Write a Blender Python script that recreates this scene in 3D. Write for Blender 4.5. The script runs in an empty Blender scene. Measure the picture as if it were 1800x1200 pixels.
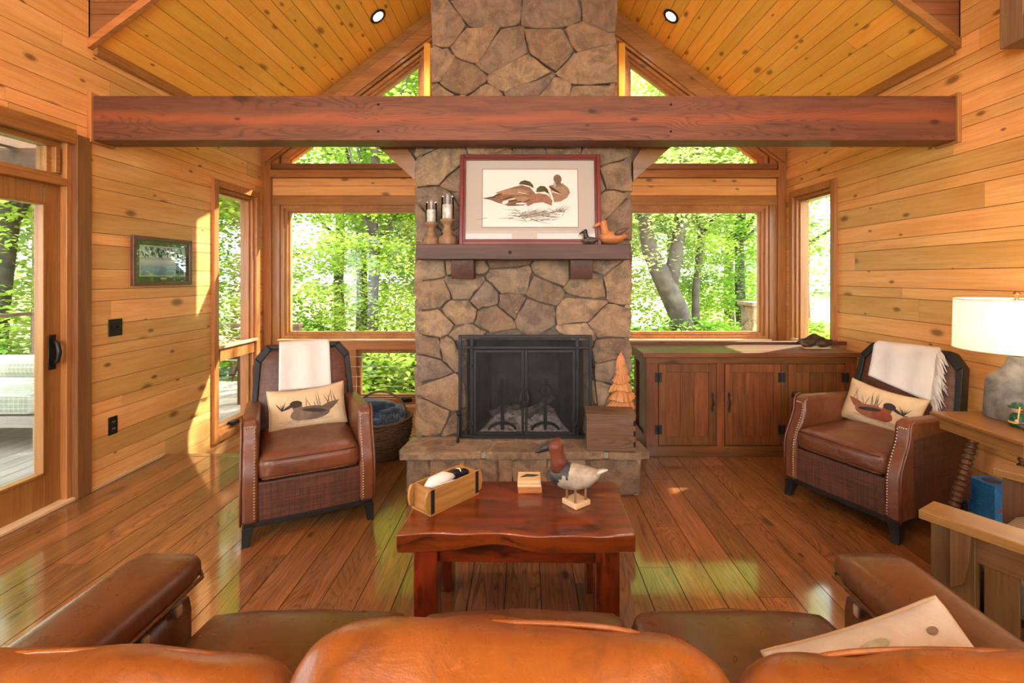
import bpy, bmesh, math, random
from mathutils import Vector, Matrix, noise
random.seed(7)
R = math.radians
scn = bpy.context.scene
COL = scn.collection

# ------------------------------------------------------------------ camera, world, sun, exposure
EYE = 1.45
cam_d = bpy.data.cameras.new('camera'); cam = bpy.data.objects.new('camera', cam_d); COL.objects.link(cam)
cam.location = (0, 0, EYE); cam.rotation_euler = (R(90), 0, 0)
cam_d.sensor_width = 36.0; cam_d.lens = 17.0
cam_d.shift_x = -22.0/1800; cam_d.shift_y = -114.0/1800
cam_d.clip_start = 0.02; cam_d.clip_end = 300
scn.camera = cam
scn.view_settings.view_transform = 'Standard'; scn.view_settings.look = 'None'
scn.view_settings.gamma = 1.0; scn.view_settings.use_curve_mapping = False
scn.view_settings.exposure = 0.66
scn.cycles.max_bounces = 10; scn.cycles.diffuse_bounces = 5; scn.cycles.glossy_bounces = 4
scn.cycles.transparent_max_bounces = 16; scn.cycles.transmission_bounces = 6
scn.cycles.sample_clamp_indirect = 6.0; scn.cycles.caustics_reflective = False; scn.cycles.caustics_refractive = False

w = bpy.data.worlds.new('world'); scn.world = w; w.use_nodes = True
bg = w.node_tree.nodes['Background']
bg.inputs['Color'].default_value = (0.86, 0.93, 1.0, 1); bg.inputs['Strength'].default_value = 6.5

def add_light(name, kind, loc, rot, energy, color=(1,1,1), **kw):
    d = bpy.data.lights.new(name, kind); d.energy = energy; d.color = color
    for k, v in kw.items(): setattr(d, k, v)
    o = bpy.data.objects.new(name, d); COL.objects.link(o); o.location = loc; o.rotation_euler = rot
    return o
sun_dir = Vector((-0.60, -0.43, -0.66))
sun = add_light('sun', 'SUN', (20, 20, 30), sun_dir.to_track_quat('-Z', 'Y').to_euler(), 22.0, (1.0, 0.94, 0.82), angle=R(0.7))
# area light added behind the camera to fill the room from the rear
add_light('rear_fill_light', 'AREA', (0, -3.05, 2.2), (R(90), 0, 0), 70, (1.0, 0.96, 0.90), shape='RECTANGLE', size=5.0, size_y=3.2)

# ------------------------------------------------------------------ helpers
def tag(o, label=None, cat=None, group=None, kind=None):
    if label: o['label'] = label
    if cat: o['category'] = cat
    if group: o['group'] = group
    if kind: o['kind'] = kind
    return o
def empty(name, loc=(0,0,0), rz=0.0, label=None, cat=None, group=None):
    o = bpy.data.objects.new(name, None); COL.objects.link(o); o.empty_display_size = .05
    o.location = loc; o.rotation_euler = (0, 0, rz)
    return tag(o, label, cat, group)

class MB:
    def __init__(s): s.v = []; s.f = []
    def add(s, vs, fs):
        n = len(s.v); s.v += [tuple(p) for p in vs]; s.f += [tuple(i+n for i in f) for f in fs]; return s
    def box(s, c, d, m=None):
        hx, hy, hz = d[0]/2, d[1]/2, d[2]/2
        vs = [Vector((x, y, z)) for x in (-hx, hx) for y in (-hy, hy) for z in (-hz, hz)]
        if m is not None: vs = [m @ p for p in vs]
        vs = [p + Vector(c) for p in vs]
        return s.add(vs, [(0,1,3,2),(4,6,7,5),(0,4,5,1),(2,3,7,6),(0,2,6,4),(1,5,7,3)])
    def rng(s, x0, x1, y0, y1, z0, z1):
        return s.box(((x0+x1)/2, (y0+y1)/2, (z0+z1)/2), (abs(x1-x0), abs(y1-y0), abs(z1-z0)))
    def prism(s, poly, fn, a, b):          # poly of 2-d points, fn(p, q, t) -> xyz
        n = len(poly)
        vs = [fn(p[0], p[1], a) for p in poly] + [fn(p[0], p[1], b) for p in poly]
        fs = [tuple(range(n-1, -1, -1)), tuple(range(n, 2*n))] + [(i, (i+1) % n, n+(i+1) % n, n+i) for i in range(n)]
        return s.add(vs, fs)
    def tube(s, path, r, n=8, cap=True, flat=None):
        path = [Vector(p) for p in path]; m = len(path)
        rs = r if isinstance(r, (list, tuple)) else [r]*m
        up = None; rings = []
        for i, p in enumerate(path):
            t = (path[min(i+1, m-1)] - path[max(i-1, 0)])
            t = t.normalized() if t.length > 1e-9 else Vector((0,0,1))
            if up is None:
                up = Vector((0,0,1)) if abs(t.z) < .9 else Vector((0,1,0))
                if flat is not None: up = Vector(flat)
            side = t.cross(up).normalized(); u2 = side.cross(t).normalized(); up = u2
            rr = rs[i]
            rx, ry = rr if isinstance(rr, (list, tuple)) else (rr, rr)
            rings.append([p + side*(math.cos(2*math.pi*k/n)*rx) + u2*(math.sin(2*math.pi*k/n)*ry) for k in range(n)])
        vs = [q for g in rings for q in g]; fs = []
        for i in range(m-1):
            for k in range(n):
                a = i*n+k; b = i*n+(k+1) % n; fs.append((a, b, b+n, a+n))
        if cap: fs.append(tuple(range(n-1, -1, -1))); fs.append(tuple((m-1)*n+k for k in range(n)))
        return s.add(vs, fs)
    def lathe(s, prof, n=24, c=(0,0,0), wob=None, sy=1.0, cap=True):
        vs = []; fs = []; m = len(prof)
        for i, (r, z) in enumerate(prof):
            for k in range(n):
                a = 2*math.pi*k/n; q = r*(wob(i, a) if wob else 1)
                vs.append((c[0]+q*math.cos(a), c[1]+q*math.sin(a)*sy, c[2]+z))
        for i in range(m-1):
            for k in range(n):
                a = i*n+k; b = i*n+(k+1) % n; fs.append((a, b, b+n, a+n))
        if cap and prof[0][0] > 1e-4: fs.append(tuple(range(n-1, -1, -1)))
        if cap and prof[-1][0] > 1e-4: fs.append(tuple((m-1)*n+k for k in range(n)))
        return s.add(vs, fs)
    def rbox(s, c, d, r=.03, n=8, crown=0, bulge=0, wr=0, wsc=6, seed=0, m=None, edge=0):
        """rounded soft box: crown lifts the middle of the top, bulge pushes the sides, wr adds wrinkles"""
        bm = bmesh.new(); bmesh.ops.create_cube(bm, size=2)
        bmesh.ops.subdivide_edges(bm, edges=bm.edges[:], cuts=n, use_grid_fill=True)
        hx, hy, hz = d[0]/2, d[1]/2, d[2]/2; r = min(r, hx, hy, hz)
        for v in bm.verts:
            u = v.co.copy()
            g = lambda t: math.copysign(abs(t)**.82, t)
            p = Vector((g(u.x)*hx, g(u.y)*hy, g(u.z)*hz))
            q = Vector((max(-hx+r, min(hx-r, p.x)), max(-hy+r, min(hy-r, p.y)), max(-hz+r, min(hz-r, p.z))))
            e = p - q
            if e.length > 1e-9: p = q + e.normalized()*min(r, max(e.length, r))
            ux, uy, uz = p.x/hx, p.y/hy, p.z/hz
            fx, fy, fz = 1-ux*ux, 1-uy*uy, 1-uz*uz
            if uz > 0: p.z += crown*uz*max(0, fx)**.6*max(0, fy)**.6
            p.y += bulge*uy*max(0, fx)**.7*max(0, fz)**.7; p.x += bulge*.6*ux*max(0, fy)*max(0, fz)
            if wr:
                k = noise.noise(Vector((p.x*wsc+seed, p.y*wsc*.6, p.z*wsc*.8)))+.5*noise.noise(Vector((p.x*wsc*2.3, p.y*wsc*2+seed, p.z*wsc*2)))
                p += p.normalized()*wr*k
            v.co = p
        bm.normal_update()
        M = m if m is not None else Matrix.Identity(3)
        vs = [M @ v.co + Vector(c) for v in bm.verts]; fs = [tuple(v.index for v in f.verts) for f in bm.faces]
        bm.free(); return s.add(vs, fs)
    def build(s, name, mat, parent=None, smooth=False, bevel=0, loc=None, seg=2):
        me = bpy.data.meshes.new(name); me.from_pydata(s.v, [], s.f); me.validate()
        bm = bmesh.new(); bm.from_mesh(me); bmesh.ops.recalc_face_normals(bm, faces=bm.faces[:]); bm.to_mesh(me); bm.free()
        if mat is not None: me.materials.append(mat)
        if smooth:
            for p in me.polygons: p.use_smooth = True
        o = bpy.data.objects.new(name, me); COL.objects.link(o)
        if parent is not None: o.parent = parent
        if loc is not None: o.location = loc
        if bevel:
            b = o.modifiers.new('bevel', 'BEVEL'); b.width = bevel; b.segments = seg; b.limit_method = 'ANGLE'; b.angle_limit = R(40)
            b.harden_normals = True
            for p in me.polygons: p.use_smooth = True
            me.set_sharp_from_angle(angle=R(32))
        return o
def part(name, mat, parent, fn, **kw):
    m = MB(); fn(m); return m.build(name, mat, parent, **kw)
def copy_tree(o, parent=None):
    c = o.copy(); COL.objects.link(c); c.parent = parent
    for ch in list(o.children): copy_tree(ch, c)
    return c
def structure(o): o['kind'] = 'structure'; return o
def cboard(name, mat, parent, x0, x1, y0, y1, z0, z1, bevel=0):
    """a board whose own origin is its centre, so grain follows the piece"""
    m = MB(); m.box((0,0,0), (x1-x0, y1-y0, z1-z0))
    return m.build(name, mat, parent, loc=((x0+x1)/2, (y0+y1)/2, (z0+z1)/2), bevel=bevel, seg=1)

# ------------------------------------------------------------------ materials
def newmat(name):
    m = bpy.data.materials.new(name); m.use_nodes = True
    nt = m.node_tree; b = nt.nodes['Principled BSDF']; return m, nt, b
def nd(nt, typ, **kw):
    n = nt.nodes.new(typ)
    for k, v in kw.items():
        if k in n.inputs.keys() if hasattr(n.inputs, 'keys') else False: n.inputs[k].default_value = v
        else: setattr(n, k, v)
    return n
def lk(nt, a, b): nt.links.new(a, b)
def rgba(c): return (c[0], c[1], c[2], 1)
def ramp(nt, fac, stops, interp='LINEAR'):
    n = nt.nodes.new('ShaderNodeValToRGB'); n.color_ramp.interpolation = interp
    e = n.color_ramp.elements
    while len(e) < len(stops): e.new(.5)
    for i, (p, c) in enumerate(stops): e[i].position = p; e[i].color = rgba(c) if len(c) == 3 else c
    lk(nt, fac, n.inputs['Fac']); return n.outputs['Color']
def mixc(nt, fac, a, b, mode='MIX'):
    n = nt.nodes.new('ShaderNodeMix'); n.data_type = 'RGBA'; n.blend_type = mode
    for s, v in ((n.inputs[0], fac), (n.inputs[6], a), (n.inputs[7], b)):
        if hasattr(v, 'links') or hasattr(v, 'is_linked'): lk(nt, v, s)
        elif isinstance(v, (int, float)): s.default_value = v
        else: s.default_value = rgba(v)
    return n.outputs[2]
def math_(nt, op, a, b=0.0, c=0.0):
    n = nt.nodes.new('ShaderNodeMath'); n.operation = op
    for i, v in enumerate((a, b, c)):
        if hasattr(v, 'is_linked'): lk(nt, v, n.inputs[i])
        else: n.inputs[i].default_value = v
    return n.outputs[0]
def coords(nt, scale, rnd=True):
    tc = nt.nodes.new('ShaderNodeTexCoord'); v = tc.outputs['Object']; r = None
    if rnd:
        oi = nt.nodes.new('ShaderNodeObjectInfo'); r = oi.outputs['Random']
        cb = nt.nodes.new('ShaderNodeCombineXYZ')
        for i, k in enumerate((37.0, 91.0, 53.0)): lk(nt, math_(nt, 'MULTIPLY', r, k), cb.inputs[i])
        ad = nt.nodes.new('ShaderNodeVectorMath'); ad.operation = 'ADD'; lk(nt, v, ad.inputs[0]); lk(nt, cb.outputs[0], ad.inputs[1]); v = ad.outputs[0]
    def scaled(sc):
        m = nt.nodes.new('ShaderNodeMapping'); m.vector_type = 'POINT'; m.inputs['Scale'].default_value = sc
        lk(nt, v, m.inputs['Vector']); return m.outputs['Vector']
    return scaled, r
def tex_noise(nt, vec, scale, detail=4, rough=.55, dist=0):
    n = nt.nodes.new('ShaderNodeTexNoise'); n.inputs['Scale'].default_value = scale; n.inputs['Detail'].default_value = detail
    n.inputs['Roughness'].default_value = rough; n.inputs['Distortion'].default_value = dist; lk(nt, vec, n.inputs['Vector']); return n.outputs['Fac']
def bump(nt, b, h, strength, dist=.01):
    n = nt.nodes.new('ShaderNodeBump'); n.inputs['Strength'].default_value = strength; n.inputs['Distance'].default_value = dist
    lk(nt, h, n.inputs['Height']); lk(nt, n.outputs[0], b.inputs['Normal'])
def ax_scale(axis, along, across):
    return tuple(along if i == 'xyz'.index(axis) else across for i in range(3))
CACHE = {}
def wood(kind, axis, drop=None):
    """procedural timber; axis = the board's long direction in its own coordinates"""
    key = kind + '_' + axis + (drop or '')
    if key in CACHE: return CACHE[key]
    P = dict(
        pine=dict(a=(.66,.320,.094), b=(.82,.455,.165), d=(.44,.175,.036), knots=.42, fine=.30, rough=.36, coat=.2, var=.34, grain=1.0),
        pine_ceiling=dict(a=(.90,.41,.055), b=(.96,.51,.085), d=(.62,.24,.026), knots=.50, fine=.25, rough=.38, coat=.12, var=.22, grain=.8),
        trim=dict(a=(.33,.130,.034), b=(.46,.200,.058), d=(.18,.062,.017), knots=.10, rough=.35, coat=.25, var=.30, grain=1.0),
        post=dict(a=(.19,.072,.025), b=(.28,.115,.040), d=(.10,.036,.014), knots=.12, rough=.42, coat=.15, var=.20, grain=1.2),
        beam=dict(a=(.115,.043,.022), b=(.18,.064,.029), d=(.045,.016,.009), knots=.22, band=(.30,.075,.022), rough=.5, coat=.05, var=.1, grain=.45, cath=1.0),
        mantel=dict(a=(.050,.019,.011), b=(.090,.035,.021), d=(.018,.008,.006), knots=.15, rough=.55, coat=.05, var=.1, grain=.8),
        floor=dict(a=(.185,.070,.019), b=(.30,.122,.035), d=(.045,.014,.004), knots=.08, rough=.30, coat=1.0, coat_ior=1.85, coat_r=.09, spec=.1, var=.42, grain=1.6, cath=1.0, fine=.45),
        table=dict(a=(.095,.011,.003), b=(.22,.036,.006), d=(.010,.003,.002), knots=.35, rough=.35, coat=.9, coat_r=.06, var=.06, grain=.35, blot=1.0),
        cabinet=dict(a=(.105,.035,.009), b=(.20,.070,.018), d=(.030,.010,.004), knots=.18, rough=.42, coat=.12, var=.22, grain=1.3, blot=.35),
        walnut=dict(a=(.105,.058,.033), b=(.155,.09,.053), d=(.04,.021,.012), knots=.05, rough=.5, coat=.0, var=.08, grain=.8, cath=.8),
        oak=dict(a=(.175,.074,.019), b=(.26,.118,.032), d=(.09,.036,.010), knots=.0, rough=.33, coat=.3, var=.12, grain=1.5),
        darkoak=dict(a=(.078,.033,.010), b=(.130,.057,.018), d=(.040,.017,.006), knots=.0, rough=.35, coat=.3, var=.12, grain=1.5),
        brickmold=dict(a=(.33,.155,.034), b=(.44,.22,.058), d=(.13,.055,.015), knots=.08, rough=.5, coat=.0, var=.2, grain=.8, blot=.2),
        palewood=dict(a=(.62,.42,.22), b=(.74,.54,.32), d=(.45,.28,.13), knots=.0, rough=.5, coat=0, var=.1, grain=1.5),
        turned=dict(a=(.19,.105,.052), b=(.28,.165,.088), d=(.10,.052,.027), knots=.0, rough=.55, coat=0, var=.1, grain=1.6),
        carved=dict(a=(.36,.135,.036), b=(.50,.21,.066), d=(.16,.055,.016), knots=.0, rough=.5, coat=.1, var=.15, grain=1.4),
        redframe=dict(a=(.11,.013,.007), b=(.18,.026,.012), d=(.05,.007,.005), knots=.0, rough=.35, coat=.15, var=.05, grain=1.2),
        darkframe=dict(a=(.10,.043,.023), b=(.16,.07,.037), d=(.045,.02,.012), knots=.0, rough=.35, coat=.3, var=.05, grain=1.2),
        deck=dict(a=(.30,.26,.21), b=(.40,.35,.29), d=(.20,.17,.14), knots=.0, rough=.6, coat=0, var=.15, grain=1),
        porch=dict(a=(.10,.055,.035), b=(.16,.09,.055), d=(.05,.03,.02), knots=.0, rough=.55, coat=0, var=.1, grain=1),
    )[kind]
    m, nt, b = newmat('wood_' + key)
    sc, r = coords(nt, 1)
    g = P['grain']
    fine = tex_noise(nt, sc(ax_scale(axis, 1.1, 24*g)), 3.0, 5, .6, .4)
    broad = tex_noise(nt, sc(ax_scale(axis, .55, 5.0)), 1.6, 3, .5, .8)
    col = ramp(nt, broad, [(.30, P['a']), (.70, P['b'])])
    dk = ramp(nt, fine, [(.36, (1,1,1)), (.56, (0,0,0))])
    col = mixc(nt, math_(nt, 'MULTIPLY', dk, P.get('fine', .40)), col, P['d'])
    if P.get('band'):       # redder heartwood streak along the middle of the timber face
        tc_ = nt.nodes.new('ShaderNodeTexCoord'); sz_ = nt.nodes.new('ShaderNodeSeparateXYZ'); lk(nt, tc_.outputs['Object'], sz_.inputs[0])
        wv_ = math_(nt, 'MULTIPLY_ADD', tex_noise(nt, sc(ax_scale(axis, 1.2, 1.2)), 1.0, 2), .12, -.06)
        dz_ = math_(nt, 'ABSOLUTE', math_(nt, 'ADD', math_(nt, 'SUBTRACT', sz_.outputs[2], .15), wv_))
        col = mixc(nt, ramp(nt, math_(nt, 'MULTIPLY', dz_, 10), [(.10, (.60,.60,.60)), (.50, (0,0,0))]), col, P['band'])
    if P.get('cath'):
        # growth-ring figure: rings of a warped distance field
        warp = tex_noise(nt, sc(ax_scale(axis, .55, 5.0)), 1.5, 1.5, .5, 0.3)
        ringv = math_(nt, 'FRACT', math_(nt, 'MULTIPLY', warp, 24.0))
        rg = ramp(nt, ringv, [(.0, (1,1,1)), (.18, (.35,.35,.35)), (.5, (0,0,0)), (.86, (.1,.1,.1)), (1.0, (1,1,1))])
        gate = ramp(nt, tex_noise(nt, sc(ax_scale(axis, .8, 5)), 1.1, 1), [(.36, (.15,.15,.15)), (.62, (1,1,1))])
        col = mixc(nt, math_(nt, 'MULTIPLY', math_(nt, 'MULTIPLY', rg, gate), .75*P['cath']), col, P['d'])
    if P.get('blot'):
        bl = ramp(nt, tex_noise(nt, sc(ax_scale(axis, 1.6, 4.5)), 2.2, 4, .6, 1.6), [(.50, (0,0,0)), (.68, (1,1,1))])
        col = mixc(nt, math_(nt, 'MULTIPLY', bl, .8*P['blot']), col, P['d'])
    if P['knots'] > 0:
        vo = nt.nodes.new('ShaderNodeTexVoronoi'); vo.inputs['Scale'].default_value = 1.0; vo.inputs['Randomness'].default_value = 1.0
        kv = sc(ax_scale(axis, 3.0, 6.2))
        if drop:
            vo.voronoi_dimensions = '2D'; sx3 = nt.nodes.new('ShaderNodeSeparateXYZ'); lk(nt, kv, sx3.inputs[0]); cb3 = nt.nodes.new('ShaderNodeCombineXYZ')
            for i_, a_ in enumerate([a_ for a_ in 'xyz' if a_ != drop]): lk(nt, sx3.outputs['xyz'.index(a_)], cb3.inputs[i_])
            kv = cb3.outputs[0]
        lk(nt, kv, vo.inputs['Vector'])
        sep = nt.nodes.new('ShaderNodeSeparateColor'); lk(nt, vo.outputs['Color'], sep.inputs[0])
        gate = math_(nt, 'GREATER_THAN', sep.outputs[0], 1-P['knots'])
        size = math_(nt, 'MULTIPLY_ADD', math_(nt, 'MULTIPLY', sep.outputs[1], sep.outputs[2]), .26, .065)
        rel = math_(nt, 'DIVIDE', vo.outputs['Distance'], size)
        halo = ramp(nt, rel, [(.0, (1,1,1)), (.55, (.9,.9,.9)), (1.0, (.35,.35,.35)), (1.0, (0,0,0))] if False else [(.0, (1,1,1)), (.5, (.85,.85,.85)), (.62, (.45,.45,.45)), (1.0, (0,0,0))])
        kc = mixc(nt, .65, P['d'], (.025,.010,.005))
        col = mixc(nt, math_(nt, 'MULTIPLY', math_(nt, 'MULTIPLY', halo, gate), .9), col, kc)
    hs = nt.nodes.new('ShaderNodeHueSaturation'); lk(nt, col, hs.inputs['Color'])
    lk(nt, math_(nt, 'MULTIPLY_ADD', r, P['var']*1.0, 1-P['var']*.55), hs.inputs['Value'])
    lk(nt, math_(nt, 'MULTIPLY_ADD', r, -.012, .506), hs.inputs['Hue'])
    lk(nt, hs.outputs['Color'], b.inputs['Base Color'])
    b.inputs['Roughness'].default_value = P['rough']; b.inputs['Specular IOR Level'].default_value = P.get('spec', .28); b.inputs['Coat Weight'].default_value = P['coat']; b.inputs['Coat Roughness'].default_value = P.get('coat_r', .16); b.inputs['Coat IOR'].default_value = P.get('coat_ior', 1.5)
    bump(nt, b, fine, .10, .004)
    CACHE[key] = m; return m

def plain(name, c, rough=.5, metal=0, coat=0, nz=0, nsc=8, bmp=0, bsc=40, emit=None, es=0, c2=None, sheen=0):
    if name in CACHE: return CACHE[name]
    m, nt, b = newmat(name)
    b.inputs['Base Color'].default_value = rgba(c); b.inputs['Roughness'].default_value = rough; b.inputs['Metallic'].default_value = metal
    b.inputs['Coat Weight'].default_value = coat; b.inputs['Specular IOR Level'].default_value = .28
    if sheen: b.inputs['Sheen Weight'].default_value = sheen
    sc, r = coords(nt, 1)
    if nz or c2:
        f = tex_noise(nt, sc((1,1,1)), nsc, 5, .6, .3)
        cc = c2 if c2 else tuple(x*(1-nz) for x in c)
        lk(nt, ramp(nt, f, [(.35, cc), (.65, c)]), b.inputs['Base Color'])
    if bmp: bump(nt, b, tex_noise(nt, sc((1,1,1)), bsc, 4), bmp, .006)
    if emit: b.inputs['Emission Color'].default_value = rgba(emit); b.inputs['Emission Strength'].default_value = es
    CACHE[name] = m; return m

def leather(name, a, bcol, d, rough=.36, hatch=0, wr=.25):
    m, nt, b = newmat(name); sc, r = coords(nt, 1)
    big = tex_noise(nt, sc((1,1,1)), 3.2, 4, .6, .7); col = ramp(nt, big, [(.32, a), (.68, bcol)])
    mott = tex_noise(nt, sc((1,1,1)), 13, 4, .7, 1.2)
    col = mixc(nt, ramp(nt, mott, [(.50, (0,0,0)), (.75, (.6,.6,.6))]), col, d)
    scr = tex_noise(nt, sc((3.0,9.0,3.0)), 4, 6, .7, 3.0)
    col = mixc(nt, ramp(nt, scr, [(.60, (0,0,0)), (.70, (.30,.30,.30))]), col, tuple(min(1, x*2.0) for x in bcol))
    if hatch:
        h1 = tex_noise(nt, sc((90,90,3)), 1.0, 2); h2 = tex_noise(nt, sc((3,3,90)), 1.0, 2)
        hh = math_(nt, 'MULTIPLY', math_(nt, 'ADD', h1, h2), .5)
        col = mixc(nt, math_(nt, 'MULTIPLY', ramp(nt, hh, [(.42, (1,1,1)), (.56, (0,0,0))]), hatch), col, tuple(x*.3 for x in d))
    lk(nt, col, b.inputs['Base Color']); b.inputs['Specular IOR Level'].default_value = .42
    lk(nt, math_(nt, 'MULTIPLY_ADD', mott, .25, rough-.12), b.inputs['Roughness'])
    wn = tex_noise(nt, sc((1,1,1)), 9, 5, .6, 1.5); gn = nt.nodes.new('ShaderNodeTexVoronoi'); gn.inputs['Scale'].default_value = 320
    lk(nt, sc((1,1,1)), gn.inputs['Vector'])
    h = math_(nt, 'MULTIPLY_ADD', gn.outputs['Distance'], .05, wn); bump(nt, b, h, wr, .02)
    return m
M_CHAIR = leather('leather_chair', (.090,.028,.011), (.150,.050,.019), (.045,.013,.006), .32)
M_CHAIR_SUEDE = leather('leather_distressed', (.072,.024,.012), (.110,.039,.019), (.036,.012,.007), .50, hatch=.5, wr=.1)
M_SOFA_LIT = leather('leather_sofa', (.185,.050,.007), (.29,.086,.012), (.085,.022,.004), .30, wr=.11)  # back cushions: the lit look of the leather is put into this orange
M_SOFA_DARK = leather('leather_sofa_seat', (.080,.028,.009), (.120,.044,.014), (.042,.014,.005), .30, wr=.10)  # darker, unlit copy of the same leather for seat, arms and frame
M_BLACKWOOD = plain('black_painted_wood', (.012,.011,.011), .5, coat=.0, nz=.4, nsc=30)
M_IRON = plain('black_iron', (.012,.012,.013), .48, metal=.0, bmp=.08, bsc=90)
M_BRONZE = plain('oil_rubbed_bronze', (.022,.018,.016), .32, metal=.5)
M_BRASS = plain('aged_brass_nail', (.34,.26,.16), .35, metal=.9)
M_STEEL = plain('steel_cable', (.6,.6,.6), .3, metal=.9)
M_WHITE_CLOTH = plain('white_throw', (.60,.575,.535), .9, nz=.06, nsc=12, bmp=.35, bsc=160, sheen=.3)
M_LINEN = plain('cream_linen', (.56,.42,.25), .9, nz=.12, nsc=14, bmp=.25, bsc=220)
M_NAVY = plain('navy_wool', (.012,.030,.060), .95, c2=(.03,.065,.11), nsc=26, bmp=.7, bsc=80, sheen=.4)
M_WICKER = plain('brown_wicker', (.085,.042,.022), .55, c2=(.15,.085,.045), nsc=40, bmp=.2, bsc=120)
M_MORTAR = plain('mortar', (.15,.115,.085), .95, nz=.35, nsc=30, bmp=.5, bsc=60)
M_DARKGAP = plain('dark_gap', (.016,.008,.004), .95)
M_SOOT = plain('soot_brick', (.030,.026,.024), .9, c2=(.075,.06,.05), nsc=6, bmp=.5, bsc=20)
M_ASH = plain('ash', (.42,.40,.38), .95, c2=(.10,.095,.09), nsc=26, bmp=.9, bsc=45)
M_LOGBURNT = plain('charred_log', (.05,.042,.038), .95, c2=(.14,.12,.11), nsc=20, bmp=.8, bsc=30)
M_CONCRETE = plain('grey_concrete', (.20,.185,.16), .7, c2=(.10,.092,.08), nsc=16, bmp=.25, bsc=70)
M_WHITE_PAINT = plain('white_paint', (.8,.78,.74), .5)

def glass_mat(name, refl=.10, tint=(1,1,1)):
    m = bpy.data.materials.new(name); m.use_nodes = True; nt = m.node_tree; nt.nodes.clear()
    o = nt.nodes.new('ShaderNodeOutputMaterial'); t = nt.nodes.new('ShaderNodeBsdfTransparent'); t.inputs[0].default_value = rgba(tint)
    g = nt.nodes.new('ShaderNodeBsdfGlossy'); g.inputs['Roughness'].default_value = .0
    f = nt.nodes.new('ShaderNodeFresnel'); f.inputs['IOR'].default_value = 1.45
    k = math_(nt, 'MULTIPLY', f.outputs[0], refl*10)
    mx = nt.nodes.new('ShaderNodeMixShader'); lk(nt, k, mx.inputs[0]); lk(nt, t.outputs[0], mx.inputs[1]); lk(nt, g.outputs[0], mx.inputs[2]); lk(nt, mx.outputs[0], o.inputs[0])
    return m
M_GLASS = glass_mat('window_glass', .05, (.97,.99,.97))
M_PICGLASS = glass_mat('picture_glass', .05)
M_HURR = glass_mat('hurricane_glass', .10, (.93,.93,.92))
def mesh_mat():
    m = bpy.data.materials.new('screen_mesh'); m.use_nodes = True; nt = m.node_tree; b = nt.nodes['Principled BSDF']
    b.inputs['Base Color'].default_value = (.012,.012,.012,1); b.inputs['Roughness'].default_value = .6
    t = nt.nodes.new('ShaderNodeBsdfTransparent'); mx = nt.nodes.new('ShaderNodeMixShader'); mx.inputs[0].default_value = .20
    lk(nt, t.outputs[0], mx.inputs[1]); lk(nt, b.outputs[0], mx.inputs[2]); lk(nt, mx.outputs[0], nt.nodes['Material Output'].inputs[0]); return m
M_MESH = mesh_mat()

def stone_mat():
    m, nt, b = newmat('field_stone'); sc, r = coords(nt, 1)
    base = ramp(nt, r, [(.0, (.17,.112,.072)), (.25, (.29,.192,.112)), (.5, (.37,.245,.138)), (.72, (.22,.160,.118)), (.86, (.43,.30,.175)), (1.0, (.26,.168,.098))])
    n1 = tex_noise(nt, sc((1,1,1)), 9, 6, .65, .8); col = mixc(nt, ramp(nt, n1, [(.38, (.70,.70,.70)), (.60, (0,0,0))]), base, (.095,.063,.043))
    n2 = tex_noise(nt, sc((1,1,1)), 24, 5, .7, 2.2); col = mixc(nt, ramp(nt, n2, [(.60, (0,0,0)), (.70, (.65,.65,.65))]), col, (.50,.38,.25))
    n4 = tex_noise(nt, sc((1,1,1)), 4, 3, .6, .5); col = mixc(nt, ramp(nt, n4, [(.52, (0,0,0)), (.74, (.32,.32,.32))]), col, (.33,.17,.075))
    lk(nt, col, b.inputs['Base Color']); b.inputs['Roughness'].default_value = .82
    n3 = tex_noise(nt, sc((1,1,1)), 16, 8, .68, .6); bump(nt, b, n3, 1.0, .032); return m
M_STONE = stone_mat()
def leaf_mat(name, c, c2):
    m = bpy.data.materials.new(name); m.use_nodes = True; nt = m.node_tree; nt.nodes.clear()
    o = nt.nodes.new('ShaderNodeOutputMaterial'); d = nt.nodes.new('ShaderNodeBsdfDiffuse'); t = nt.nodes.new('ShaderNodeBsdfTranslucent')
    tc = nt.nodes.new('ShaderNodeTexCoord'); f = tex_noise(nt, tc.outputs['Object'], .9, 5, .65)
    col = ramp(nt, f, [(.36, c), (.64, c2)])
    lk(nt, col, d.inputs[0]); lk(nt, col, t.inputs[0])
    mx = nt.nodes.new('ShaderNodeMixShader'); mx.inputs[0].default_value = .5; lk(nt, d.outputs[0], mx.inputs[1]); lk(nt, t.outputs[0], mx.inputs[2]); lk(nt, mx.outputs[0], o.inputs[0]); return m
M_LEAF = [leaf_mat('leaf_lime', (.30,.44,.05), (.58,.70,.14)), leaf_mat('leaf_green', (.16,.34,.04), (.40,.60,.10)), leaf_mat('leaf_pale', (.42,.52,.18), (.68,.74,.34))]
M_BARK = plain('bark', (.045,.036,.029), .9, c2=(.10,.082,.066), nsc=5, bmp=.8, bsc=14)
M_GROUND = plain('forest_floor', (.30,.36,.10), .95, c2=(.20,.17,.10), nsc=.9, bmp=.5, bsc=4)
# ------------------------------------------------------------------ the room
W, YB, YV, YR = 2.92, 5.43, 3.24, -3.2       # half width, back wall, front of the vault, rear wall
EAVE, PITCH, ZC = 3.01, .75, 5.45
def roof_z(x): return EAVE + PITCH*(W - abs(x))
LOW = -.36                                    # sunken strip by the back windows

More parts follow.
